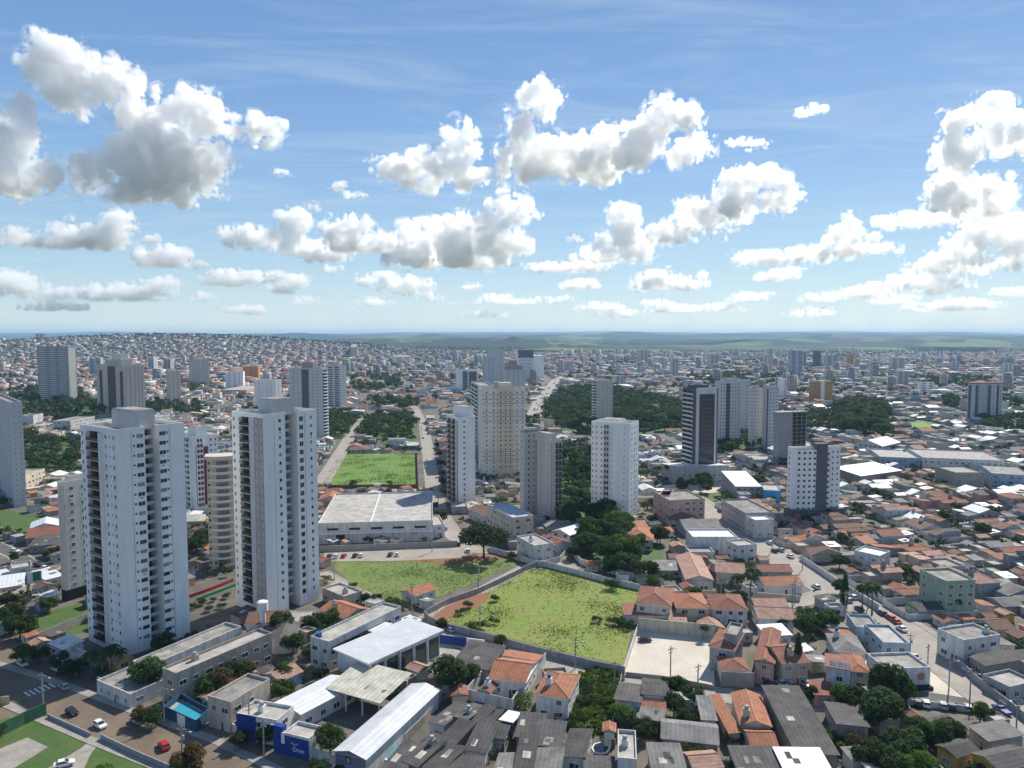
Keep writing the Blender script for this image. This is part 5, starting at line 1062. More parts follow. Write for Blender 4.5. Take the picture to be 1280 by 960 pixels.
TL=[(188,862,9.5,'round','leaf_dark'),(30,832,7,'round','leaf_bright'),(52,830,5.5,'round','leaf_mid'),(176,905,5,'round','leaf_olive'),(190,908,5.5,'round','leaf_dark'),(235,975,8.5,'ball','leaf_olive'),(130,984,5.5,'ball','leaf_bright'),(262,872,7,'round','leaf_mid'),(277,868,7.5,'round','leaf_olive'),(294,858,8,'round','leaf_mid'),(306,852,6.5,'round','leaf_olive'),(353,794,8.5,'round','leaf_mid'),(398,790,7,'round','leaf_dark'),(412,786,7.5,'round','leaf_dark'),(387,790,6,'round','leaf_mid'),(357,853,6.5,'round','leaf_mid'),(372,850,5,'round','leaf_olive'),(562,866,11,'round','leaf_dark'),(605,697,16,'wide','leaf_dark'),(413,946,8,'round','leaf_mid'),(552,788,4.5,'ball','leaf_dark'),(625,809,4.5,'ball','leaf_dark'),(300,935,4.5,'round','leaf_dark'),(331,934,5.2,'round','leaf_dark'),(322,905,4,'round','leaf_dark'),
 (1112,884,12,'ball','leaf_mid'),(1128,880,7.5,'ball','leaf_mid'),(1101,914,11,'ball','leaf_dark'),(1052,881,6,'ball','leaf_bright'),(1014,877,4.5,'ball','leaf_mid'),(1130,955,9,'round','leaf_dark'),(1168,936,8,'round','leaf_mid'),(1188,930,7,'round','leaf_mid'),(1150,925,6,'round','leaf_dark'),(1085,965,8,'round','leaf_mid'),(1108,975,8,'round','leaf_dark'),(1150,975,7,'round','leaf_bright'),(1128,978,7,'round','leaf_bright'),(1070,945,6,'round','leaf_olive'),(1225,903,5.5,'ball','leaf_bright'),(1240,905,4,'ball','leaf_mid'),
 (984,849,10,'cypress','leaf_dark'),(997,848,13,'cypress','leaf_dark'),(1055,764,14,'cypress','leaf_dark'),(1005,778,6,'round','leaf_mid'),(1020,790,7,'round','leaf_dark'),(1035,788,7.5,'round','leaf_dark'),(1050,742,6,'ball','leaf_dark'),(842,895,6.5,'round','leaf_dark'),(850,872,6,'round','leaf_mid'),(868,882,6,'round','leaf_dark'),(872,902,4.5,'round','leaf_dark'),(838,868,5,'round','leaf_dark'),(795,912,4.5,'bush','leaf_mid'),(815,915,5,'bush','leaf_mid'),(828,920,4,'bush','leaf_bright'),(920,930,4.5,'bush','leaf_dark'),(653,886,5,'bush','leaf_bright'),(866,950,5,'bush','leaf_bright'),(885,962,4.5,'bush','leaf_bright'),(905,965,4,'bush','leaf_mid'),(628,930,4.5,'bush','leaf_mid'),(605,950,4,'bush','leaf_bright'),
 (590,790,4,'bush','leaf_mid'),(600,786,4,'bush','leaf_dark'),(618,780,3,'bush','leaf_dark'),(767,737,6,'bush','leaf_dark'),(775,782,4,'bush','leaf_dark'),(765,781,3.4,'bush','leaf_dark'),(785,785,3.6,'bush','leaf_dark'),(748,779,3,'bush','leaf_mid'),(620,752,3.4,'bush','leaf_mid'),(587,760,3.6,'bush','leaf_mid'),(573,768,3,'bush','leaf_mid'),(470,757,5,'round','leaf_mid'),(485,760,4.5,'round','leaf_dark'),(457,755,4.5,'ball','leaf_dark'),(498,762,4.5,'bush','leaf_mid'),(410,728,4,'bush','leaf_mid'),(395,700,4,'bush','leaf_dark'),
 (15,780,8,'round','leaf_dark'),(25,800,9,'round','leaf_dark'),(60,765,6,'round','leaf_dark'),(50,690,0,'',''),(62,700,5.5,'round','leaf_mid'),(70,697,6,'round','leaf_dark'),(18,703,4.5,'ball','leaf_mid'),(75,838,6,'round','leaf_dark'),(88,848,6,'round','leaf_dark'),(98,843,5,'round','leaf_mid'),(815,636,7,'round','leaf_mid'),(852,616,10,'ball','leaf_mid'),(790,675,8,'round','leaf_dark'),(825,680,9,'round','leaf_dark'),(552,655,9,'round','leaf_dark'),(541,640,7,'round','leaf_dark'),(683,655,5,'round','leaf_mid'),(640,700,4,'round','leaf_olive'),(940,712,4.5,'bush','leaf_bright'),(905,708,4.5,'bush','leaf_mid'),(922,706,4.5,'bush','leaf_bright'),(1045,935,5,'bush','leaf_mid'),(1060,950,5,'bush','leaf_bright'),(963,780,5,'bush','leaf_mid'),(978,788,5,'round','leaf_mid'),(712,640,0,'',''),(440,735,3.5,'bush','leaf_mid')]+[(548+i*1.5,560+i*12,6,'round',['leaf_dark','leaf_mid'][i%2]) for i in range(6)]+[(515-i,520+i*9,7,'round','leaf_dark') for i in range(4)]
for t in TL:
    if t[2]: x,y=G(t[0],t[1]); tree(x,y,*t[2:])
for k in range(26):                      # rank growth on the narrow lot
    while True:
        u,v=R_.uniform(706,775),R_.uniform(842,918); x,y=G(u,v)
        if inside(x,y,GP(FIELD_LOT)): break
    tree(x,y,R_.uniform(1.8,3.4),'bush',R_.choice(['leaf_bright','leaf_mid','leaf_mid']))
for u,v,h in ((1090,768,12),(1078,760,9),(922,745,9),(938,748,10.5),(880,778,7),(800,608,12),(809,606,11),(822,603,12),(690,700,5),(835,600,11),(140,842,9),(128,848,8),(114,846,8),(150,838,7),(1195,770,7),(880,800,5)): palm(*G(u,v),h)
cand=[]; rt_=random.Random(8)
for P,hr,den in zip(PARKS,[(9,16),(9,15),(7,12),(11,19),(7,13),(6,10),(7,12),(8,13),(8,13),(8,15),(6,11),(6,10)],[125,110,80,115,80,75,80,110,110,75,80,100]):
    xs=[p[0] for p in P]; ys=[p[1] for p in P]; n=int((max(xs)-min(xs))*(max(ys)-min(ys))/den)
    for _ in range(min(n,900)):
        x,y=rt_.uniform(min(xs),max(xs)),rt_.uniform(min(ys),max(ys))
        if inside(x,y,P) and all(not inside(x,y,E[4]) for E in EX if E[4] not in PARKS and E[0]<x<E[1] and E[2]<y<E[3]): cand.append((x,y,rt_.uniform(*hr)))
cand+=NEARTREES; cand=[c for c in cand if seen(c[0],c[1],10)]
cand.sort(key=lambda c:math.hypot(c[0],c[1])/c[2])
left=max(0,298-NT[0]); print('trees one by one',NT[0],'candidates',len(cand))
for (x,y,h) in cand[:left]: tree(x,y,h,rt_.choice(['round','round','wide','ball']) if h>6 else 'round' ,'leaf_dark') if rt_.random()<.5 else tree(x,y,h,'round',rt_.choice(['leaf_dark','leaf_mid','leaf_mid','leaf_bright']))
FARTREES+=cand[left:]
# hedges of trees beyond the town and lines on the hill: one mass
for (u0,v0,u1,v1,n) in ((330,424,560,436,260),(520,432,660,438,200),(0,436,240,442,160),(100,428,330,432,150),(700,440,1280,446,420),(860,470,990,486,140),(1180,500,1280,512,60),(560,470,600,476,20),(440,470,500,490,90),(120,505,250,520,60),(960,520,1040,540,60),(1150,470,1240,486,70),(470,500,520,512,40),(690,560,740,600,40),(720,444,800,470,60)):
    for _ in range(n):
        u,v=rt_.uniform(u0,u1),rt_.uniform(v0,v1); x,y=G(u,max(v,430)); FARTREES.append((x,y,rt_.uniform(8,16)))
def far_trees():
    rng=np.random.default_rng(9); tmpl=[]
    for j in range(4):
        n=9; th=rng.random(n)*6.28; rr=np.sqrt(rng.random(n))*.34; C=np.stack([rr*np.cos(th),rr*np.sin(th),.35+rng.random(n)*.42],1); tmpl.append(leaf_cards(rng,C,.16+.08*rng.random(n),330,.062,.9))
    tn=[]
    for j in range(4):
        n=7; th=rng.random(n)*6.28; rr=np.sqrt(rng.random(n))*.34; C=np.stack([rr*np.cos(th),rr*np.sin(th),.35+rng.random(n)*.42],1); tn.append(leaf_cards(rng,C,.18+.08*rng.random(n),110,.12,.9))
    A=[]
    for (x,y,h) in FARTREES:
        d=math.hypot(x,y); T=(tmpl if d<1000 else tn)[rng.integers(4)]; a=rng.random()*6.28; c,s=math.cos(a),math.sin(a); z=hill_z(x,y)
        A.append(np.stack([x+h*(T[:,0]*c-T[:,1]*s),y+h*(T[:,0]*s+T[:,1]*c),z+h*T[:,2]-.1*h],1))
    V=np.concatenate(A); n=len(V)//4; mi=np.repeat(rng.integers(0,3,len(V)//4//8+1),8)[:n]
    o=link('far_treetops',npmesh('far_treetops',V,np.arange(4*n).reshape(-1,4),np.zeros((0,3),int),mi,[],['leaf_far','leaf_dark','leaf_mid'])); tag(o,'distant treetops and street trees merging between the far roofs','trees','trees among the houses','stuff')
    print('far trees',len(FARTREES),n)
far_trees()
# ---------------------------------------------------------------- grass tufts
def tufts(name,px,n,hr,mats,seed,label):
    DP=GP(DIRT); P=GP(px); rng=np.random.default_rng(seed); xs=[p[0] for p in P]; ys=[p[1] for p in P]; V=[];mq=[]
    cl=rng.random((40,2))*np.array([max(xs)-min(xs),max(ys)-min(ys)])+np.array([min(xs),min(ys)])
    while len(V)<n:
        if rng.random()<.85: c=cl[rng.integers(40)]; x,y=c+rng.normal(0,1,2)*(2+(rng.integers(5)))
        else: x,y=rng.uniform(min(xs),max(xs)),rng.uniform(min(ys),max(ys))
        if not inside(x,y,P) or inside(x,y,DP): continue
        h=rng.uniform(*hr); a=rng.random()*6.28; wd=h*rng.uniform(.6,1.1); dx,dy=math.cos(a)*wd,math.sin(a)*wd; lx,ly=rng.normal(0,1.1*h,2)
        V.append([(x-dx,y-dy,.03),(x+dx,y+dy,.03),(x+dx*.7+lx,y+dy*.7+ly,h),(x-dx*.7+lx,y-dy*.7+ly,h)]); mq.append(int(rng.integers(len(mats))))
    V=np.array(V).reshape(-1,3); o=link(name,npmesh(name,V,np.arange(len(V)).reshape(-1,4),np.zeros((0,3),int),mq,[],mats)); tag(o,label,'grass',None,'stuff')
tufts('grass',FIELD_BIG,8000,(.08,.28),['weed_dry','grass_dry','grass_dry','grass_dry'],1,'tall yellow-green weeds covering the big walled field')
tufts('grass',FIELD_SMALL,7000,(.08,.24),['weed','grass_mid','grass_mid'],2,'short grass on the lot beside the parked cars')
tufts('grass',FIELD_BRIGHT,5000,(.15,.4),['weed','grass_bright','weed'],3,'bright green grass on the rectangular field')
tufts('grass',FIELD_LOT,5000,(.3,1.1),['weed','leaf_mid','leaf_bright'],4,'rank green growth on the narrow lot between houses')
# ---------------------------------------------------------------- walls and fences
def wall(px,h,m,label,t=.22,cap=None,cat='wall',name='boundary_wall'):
    P=GP(px); L,Rr=ribbon(P,t); b=MB()
    for i in range(len(P)-1):
        b.add([(*L[i],0),(*L[i+1],0),(*Rr[i+1],0),(*Rr[i],0),(*L[i],h),(*L[i+1],h),(*Rr[i+1],h),(*Rr[i],h)],[(0,1,5,4),(2,3,7,6),(4,5,6,7)]+([(3,0,4,7)] if i==0 else [])+([(1,2,6,5)] if i==len(P)-2 else []),m)
    o=b.build(name); tag(o,label,cat); return o
wall([(531,772),(536,778),(548,784),(560,788),(600,798),(660,815),(740,835),(781,843)],2.3,'wall_grey','long pale wall along the front of the big overgrown field')
wall([(530,771),(545,763),(560,755),(600,741),(640,722),(662,711),(674,707)],2.0,'concrete','grey wall along the left side of the big overgrown field, following the dirt lane')
wall([(676,707),(715,717),(760,729),(800,738)],2.3,'wall_white','white wall at the back of the big overgrown field')
wall([(780,843),(797,789)],2.2,'wall_white','white wall between the big overgrown field and the concrete yard')
wall([(798,789),(894,798)],4.4,'wall_cream','tall cream wall at the back of the concrete yard')
wall([(901,858),(942,860),(946,846)],4.2,'concrete','tall rough concrete wall under the red garage roof')
wall([(782,845),(830,850),(893,862)],1.2,'concrete','low kerb wall with mesh along the front of the concrete yard')
wall([(398,611),(522,610)],2.4,'tower_brown','dark wall along the front of the bright green field'); wall([(523,610),(521,566)],2.2,'tower_brown','dark wall along the right side of the bright green field')
wall([(396,690),(470,687),(572,683)],2.6,'concrete','weathered concrete wall between the huge warehouse and the parking lot')
wall([(712,691),(726,706),(760,716),(800,727),(830,732)],2.6,'wall_white','white wall around the wooded garden behind the big field')
wall([(612,690),(640,698),(676,709),(700,702),(716,684)],2.4,'wall_white','white garden wall in front of the modern white house')
wall([(-14,928),(30,906),(58,894)],3.2,'green_paint','dark green wall behind the sports court in the bottom left corner')
wall([(60,897),(113,921)],1.0,'wall_grey','low wall along the street beside the sports court lawn'); wall([(126,924),(170,945),(214,964)],1.3,'wall_grey','low railing wall along the street in front of the small lawn')
wall([(122,856),(145,868),(170,882)],2.4,'wall_white','stained white wall along the pavement below the palms'); wall([(40,806),(78,790),(108,777)],3,'concrete','long grey wall behind the white sheet carport')
wall([(6,756),(45,735),(80,716)],3,'wall_beige','tall beige wall carrying the green billboard')
wall([(702,908),(722,848)],2.2,'wall_white','white wall between the orange-roofed house and the overgrown lot'); wall([(765,915),(777,850)],2,'wall_raw','bare wall on the right side of the overgrown lot')
wall([(583,874),(630,818)],3,'wall_white','white side wall left of the terracotta courtyard house'); wall([(584,875),(640,888),(682,828)],3,'wall_white','white front and right wall of the terracotta courtyard house')
wall([(262,903),(282,911),(294,917)],2.2,'wall_white','white front wall with garage doors below the beige two-storey house'); wall([(388,945),(408,952),(418,956)],2.2,'wall_white','white wall right of the small blue school entrance')
wall([(534,955),(560,928),(585,900)],1.8,'wall_raw','brick party wall between the narrow grey-roofed houses, longest'); wall([(505,930),(530,905),(545,885)],2.2,'concrete','concrete wall beside the long white gabled school hall')
wall([(1130,878),(1150,925)],2.0,'wall_grey','wall between the large round trees and the mural yard'); wall([(1127,880),(1210,890)],1.6,'wall_white','low painted wall below the paved corner of the avenue')
wall([(1285,905),(1215,850),(1190,822)],2.2,'wall_grey','grey wall along the right side of the avenue'); wall([(1098,764),(1040,727),(1000,700)],2.4,'wall_white','white wall along the far side of the avenue beside the parked cars')
wall([(865,745),(935,747),(1000,752)],2.2,'wall_cream','cream wall along the cross lane between the terracotta houses'); wall([(950,775),(1010,782)],2,'wall_white','white garden wall behind the pink townhouse')
wall([(236,748),(262,739),(292,727)],1.3,'red_paint','low red painted ramp wall between the twin-slab towers'); wall([(246,751),(270,742),(296,732)],1.0,'sign_green','low green painted ramp wall between the twin-slab towers')
for u_,v_,h_ in ((244,760,3),(252,757,3.4),(268,752,2.6),(282,748,3),(262,764,3.2),(276,760,2.8)): tree(*G(u_,v_),h_,'bush','leaf_mid')
# blue pool yard
P0=G(205,897); pr=root('pool_yard',P0[0],P0[1],0,0,'blue-walled yard with a turquoise swimming pool on the street corner','swimming pool')
Q=[G(205,897),G(246,916),G(262,900),G(226,880)]; Q=[(a-P0[0],b_-P0[1]) for a,b_ in Q]
b=MB(); lerp=lambda a,b_,t:(a[0]+(b_[0]-a[0])*t,a[1]+(b_[1]-a[1])*t)
def inset(Q,t): c=(sum(p[0] for p in Q)/4,sum(p[1] for p in Q)/4); return [lerp(p,c,t) for p in Q]
b.prism(Q,0,1.6,'teal_paint',top='slab_pale'); b.build('deck',pr)
I1=inset(Q,.28); b=MB(); b.prism(I1,1.601,1.66,'water'); b.build('water',pr)
b=MB()
for i in range(4): 
    A,Bq=Q[i],Q[(i+1)%4]; e=inset(Q,.05); b.add([(*A,1.6),(*Bq,1.6),(*e[(i+1)%4],1.6),(*e[i],1.6),(*A,3.0),(*Bq,3.0),(*e[(i+1)%4],3.0),(*e[i],3.0)],[(0,1,5,4),(2,3,7,6),(4,5,6,7)],'teal_paint')
b.build('wall',pr); b=MB(); A,Bq=Q[0],Q[1]; p=lerp(A,Bq,.42); q=lerp(A,Bq,.66); n=((Bq[1]-A[1]),-(Bq[0]-A[0])); l=math.hypot(*n); n=(n[0]/l*.06,n[1]/l*.06); b.quad((p[0]+n[0],p[1]+n[1],.1),(q[0]+n[0],q[1]+n[1],.1),(q[0]+n[0],q[1]+n[1],2.8),(p[0]+n[0],p[1]+n[1],2.8),'white_paint'); b.build('gate',pr)
def pool(px,label,m='water',rim='white_paint'):
    P=GP(px); c=(sum(p[0] for p in P)/len(P),sum(p[1] for p in P)/len(P)); r=root('swimming_pool',c[0],c[1],0,0,label,'swimming pool'); L=[(a-c[0],b_-c[1]) for a,b_ in P]
    b=MB(); b.prism([(a*1.18,b_*1.18) for a,b_ in L],0,.25,rim); b.build('rim',r); b=MB(); b.prism(L,.251,.29,m); b.build('water',r)
pool([(480,948),(492,952),(510,930),(499,927)],'long light blue pool between the school hall and the grey roofs'); pool([(741+10*math.cos(k*.785)+10,936+6.5*math.sin(k*.785)) for k in range(8)],'round green pool in a walled yard at the bottom','water_dark'); pool([(590,880),(606,883),(612,877),(597,874)],'dark blue covered pool in the terracotta courtyard','blue_paint'); pool([(285+9*math.cos(k*.785),783+4*math.sin(k*.785)) for k in range(8)],'small round dark pool on the terrace between the twin-slab towers','water_dark'); pool([(826,591),(834,591),(833,594),(825,594)],'small pale pool beside the palms of the plaza') 
# blue gate of the school lot
x,y=G(563,806); b=MB(); b.box(-5.2,5.2,-.1,.1,.05,2.8,'blue_paint'); b.box(-6.4,-5.25,-.4,.4,0,3.3,'white_paint'); b.box(5.25,11,-.15,.15,0,2.8,'white_paint')
for k in range(9): b.box(-5+k*1.2,-4.95+k*1.2,-.14,-.1,.1,2.75,'joint')
o=b.build('school_gate'); o.location=(x,y,0); o.rotation_euler[2]=-.28; tag(o,'blue metal gate with white posts at the end of the school parking lot','gate')
# billboard
x,y=G(44,738); r=root('billboard',x,y,0,.75,'white billboard with a green square standing on the beige wall','billboard'); b=MB(); b.box(-2.2,2.2,-.12,.12,2.8,7.2,'white_paint'); b.build('panel',r); b=MB(); b.box(-.6,2.0,-.16,-.121,3.6,6.9,'sign_green'); b.build('painted_square',r)
for s in (-1.6,1.6): b=MB(); b.box(s-.1,s+.1,.0,.2,0,2.8,'steel'); b.build('post',r)
# white water tower
x,y=G(329,793); r=root('water_tower',x,y,0,0,'slim white water tower with a wider drum-shaped head','water tower'); b=MB(); b.cyl(0,0,0,7.4,.85,'white_paint',14); b.build('shaft',r); b=MB(); b.cyl(0,0,7.4,7.9,.85,'white_paint',16,1.7); b.cyl(0,0,7.9,10.6,1.7,'white_paint',16); b.cyl(0,0,10.6,10.9,1.7,'white_paint',16,1.2); b.build('tank',r)
# ---------------------------------------------------------------- utility poles and lamps
def pole_meshes():
    p=MB(); p.tube([(0,0,0),(0,0,5),(0,0,9.2)],[.2,.17,.13],'concrete',8); a=MB(); a.box(-1.1,1.1,-.07,.07,8.3,8.45,'wood_pole'); a.box(-.8,.8,-.06,.06,7.3,7.42,'wood_pole')
    for k in (-1,-.5,.5,1): a.cyl(k,0,8.45,8.65,.06,'white_paint',6)
    l=MB(); l.tube([(0,0,7.6),(.9,0,8.0),(1.9,0,8.05)],.05,'steel',5); l.box(1.8,2.4,-.12,.12,7.98,8.1,'lamp_glass'); t=MB(); t.cyl(.35,0,6.2,7.1,.28,'tank_grey',8)
    return [('shaft',p.mesh('shaft')),('crossarm',a.mesh('crossarm')),('lamp_arm',l.mesh('lamp_arm')),('transformer',t.mesh('transformer'))]
PM=pole_meshes()
for i,(u,v) in enumerate([(95,845),(54,885),(205,905),(228,958),(312,925),(330,948),(600,792),(515,760),(515,775),(719,836),(838,848),(690,706),(598,735),(1186,862),(1159,845),(1270,918),(1085,760),(1003,712),(965,690),(937,672),(915,655),(1137,830),(993,756),(901,755),(1056,772),(1212,880),(418,726),(540,690),(548,640),(533,590),(527,545),(768,868),(872,872),(990,760),(943,738)]):
    x,y=G(u,v); o=root('utility_pole',x,y,0,-.13 if i%2 else .6)
    for j,(n,m) in enumerate(PM):
        if j==3 and i%3: continue
        link(n,m,o)
    auto(o,'concrete utility pole with crossarm'+(' and transformer' if i%3==0 else ''),'utility pole','utility poles along the streets',(u,v-15))
# ---------------------------------------------------------------- cars
def car_parts(col,kind):
    L=4.1 if kind!='pickup' else 5.0; hw=.86; z=lambda p:p
    prof=[(-L/2,.32),(-L/2,.78),(-L/2+.15,.92),(L/2-1.15,.95),(L/2-.1,.78),(L/2,.55),(L/2,.32)]
    b=MB(); n=len(prof); b.add([(x,-hw,zz) for x,zz in prof]+[(x,hw,zz) for x,zz in prof],[tuple(range(n)),tuple(range(2*n-1,n-1,-1))]+[((i+1)%n,i,n+i,n+(i+1)%n) for i in range(n)],'car_'+col)
    x0,x1=(-L/2+.25,L/2-1.1) if kind=='hatch' else ((-L/2+.7,L/2-1.1) if kind=='sedan' else (-.4,L/2-1.3)); iw=.68
    b.add([(x0+.28,-iw,1.42),(x1-.75,-iw,1.42),(x1-.75,iw,1.42),(x0+.28,iw,1.42),(x0+.28,-iw,1.46),(x1-.75,-iw,1.46),(x1-.75,iw,1.46),(x0+.28,iw,1.46)],[(4,5,6,7),(0,1,5,4),(1,2,6,5),(2,3,7,6),(3,0,4,7)],'car_'+col)
    for xx,zz in ((x0,.93),(x1,.94)):
        for s in (-1,1):
            xt=x0+.28 if xx==x0 else x1-.75; b.tube([(xx,s*(hw-.06),zz),(xt,s*iw,1.43)],.045,'car_'+col,4)
    g=MB(); lo=[(x0,-hw+.06,.92),(x1,-hw+.06,.94),(x1,hw-.06,.94),(x0,hw-.06,.92)]; hi=[(x0+.28,-iw+.01,1.41),(x1-.75,-iw+.01,1.41),(x1-.75,iw-.01,1.41),(x0+.28,iw-.01,1.41)]
    g.add(lo+hi,[(0,1,5,4),(1,2,6,5),(2,3,7,6),(3,0,4,7)],'glass')
    w_=MB()
    n=12; w_.add([(.31*math.cos(6.2832*k/n),s,.31+.31*math.sin(6.2832*k/n)) for s in (-.1,.1) for k in range(n)],[(k,(k+1)%n,n+(k+1)%n,n+k) for k in range(n)],'tyre'); 
    for s in (-.1,.1): w_.add([(.31*math.cos(6.2832*k/n),s,.31+.31*math.sin(6.2832*k/n)) for k in range(n)],[tuple(range(n))],'tyre'); w_.add([(.17*math.cos(6.2832*k/n),s*1.06,.31+.17*math.sin(6.2832*k/n)) for k in range(n)],[tuple(range(n))],'chrome')
    l=MB(); l.box(L/2-.06,L/2+.015,-.12,.12,.6,.72,'lamp_glass'); t=MB(); t.box(-L/2-.015,-L/2+.05,-.12,.12,.68,.82,'red_paint')
    return b.mesh('body'),g.mesh('windows'),w_.mesh('wheel'),l.mesh('headlight'),t.mesh('tail_light'),L
CP_={}
def car(u,v,rot,col,kind='hatch',label=None,xy=None):
    k=(col,kind)
    if k not in CP_: CP_[k]=car_parts(col,kind)
    b,g,w_,l,t,L=CP_[k]; x,y=xy or G(u,v); u,v=PX(x,y); o=root('car',x,y,.09,rot); link('body',b,o); link('windows',g,o)
    for sx_ in (-L/2+.8,L/2-.8):
        for sy in (-.78,.78): link('wheel',w_,o,(sx_,sy,0))
    for sy in (-.58,.58): link('headlight',l,o,(0,sy,0)); link('tail_light',t,o,(0,sy,0))
    if label: tag(o,label,'car')
    else: auto(o,col+' '+{'hatch':'hatchback','sedan':'saloon car','pickup':'pickup'}[kind],'car','cars parked and driving in the streets',(u,v))
AV=math.pi/2+.125; ST=-.62
for c in [(125,909,ST,'white','hatch','white hatchback driving along the corner street below the low wall'),(90,893,ST,'black','hatch','black hatchback driving behind the white one on the corner street'),(171,903,ST,'silver','sedan','silver saloon parked under the olive bush on the corner street'),(205,935,2.3,'red','hatch','small red hatchback on the corner street beside the rust-coloured tree'),(80,861,ST+3.1,'silver','hatch','silver hatchback waiting by the zebra crossing'),(80,958,.5,'white','sedan','white saloon on the grey path in the bottom left corner'),(28,832,ST,'white','hatch','white hatchback under the bright green tree at the left edge'),(19,690,-.3,'white','hatch','white hatchback on the lane at the left edge'),(57,712,-.4,'white','hatch',None),(48,708,-.4,'black','hatch',None),(806,802,.1,'black','sedan','black car alone in the concrete yard'),(508,836,.4,'black','hatch','black car beside the glazed hall on the school parking lot'),(562,789,2.2,'silver','hatch',None),(784,729,.1,'white','hatch','white car by the wooded garden wall'),(978,858,-1.2,'white','sedan',None),(990,860,-1.2,'silver','hatch',None),(963,860,-1.2,'black','hatch',None),(1008,858,-1.2,'silver','sedan',None),(1014,830,-1.0,'white','hatch',None),(1252,890,AV,'blue','pickup',None),(1262,884,AV,'white','pickup',None),(1212,842,AV,'white','sedan',None),(1142,823,AV,'silver','sedan',None),(1127,788,AV,'white','sedan',None),(1120,779,AV,'red','sedan',None),(1113,774,AV,'red','hatch',None),(1102,768,AV,'blue','hatch',None),(1074,763,AV,'black','sedan',None),(1060,752,AV,'silver','hatch',None),(1066,748,AV,'white','hatch',None),(1020,735,AV,'white','hatch',None),(962,680,AV,'white','hatch',None),(968,690,AV,'black','hatch',None),(976,689,AV,'silver','hatch',None),(988,697,AV,'white','sedan',None),(940,668,AV,'white','hatch',None),(925,656,AV,'silver','hatch',None),(910,648,AV,'white','hatch',None),(900,640,AV,'black','hatch',None)]: car(*c)
for u,col in ((412,'black'),(421,'white'),(430,'red'),(444,'black'),(452,'white'),(488,'black'),(497,'white')): car(u,697-(u-412)*.03,1.5,col)
for i,u in enumerate((404,412,420,429,438,452,460,468,476,543)): car(u,686.5-(u-404)*.03,1.45,['black','grey','white','silver','white','white','grey','black','white','white'][i])
for i in range(26):
    v=[480,486,492,498,505,512,518,475,484,495][i%10]+R_.uniform(-2,2); u=676+(v-500)*-.55+R_.uniform(-7,7); car(u,v,1.8,R_.choice(['white','silver','black','grey']))
for u,v in ((533,585),(539,612),(541,632),(529,548),(557,662),(545,650),(585,690),(573,682),(420,613),(470,613)): car(u,v,AV if u>500 else 0,R_.choice(['white','silver','black','red']))
for k in (0,1,3,4,6): car(1147+k*10.5,881+k*1.1,1.2,R_.choice(['white','silver','blue','black','grey']))
for x,y,a in KERBCARS[:95]: car(0,0,a,R_.choice(['white','white','silver','black','grey','red','blue']),R_.choice(['hatch','sedan','pickup']),None,(x,y))
# ---------------------------------------------------------------- clouds: closed volumes of white vapour
def lat(shape,cell,rng):
    n=[max(2,int(math.ceil(s/cell))+2) for s in shape]; L=rng.standard_normal(n).astype(np.float32); o=rng.random(3)
    for ax,s in enumerate(shape):
        p=np.arange(s)/cell+o[ax]; i=np.floor(p).astype(int); f=(p-i).astype(np.float32); f=f*f*(3-2*f); i=np.clip(i,0,L.shape[ax]-2); sh=[1,1,1]; sh[ax]=s; f=f.reshape(sh)
        L=np.take(L,i,ax)*(1-f)+np.take(L,i+1,ax)*f
    return L
def vapour(mfp):
    m=bpy.data.materials.new('cloud_vapour'); m.use_nodes=True; n=m.node_tree; n.nodes.remove(n.nodes['Principled BSDF'])
    v=n.nodes.new('ShaderNodeVolumeScatter'); v.inputs['Color'].default_value=(.985,.992,1,1); v.inputs['Density'].default_value=1/mfp; v.inputs['Anisotropy'].default_value=.68
    n.links.new(v.outputs[0],n.nodes['Material Output'].inputs['Volume']); return m
VAP={}
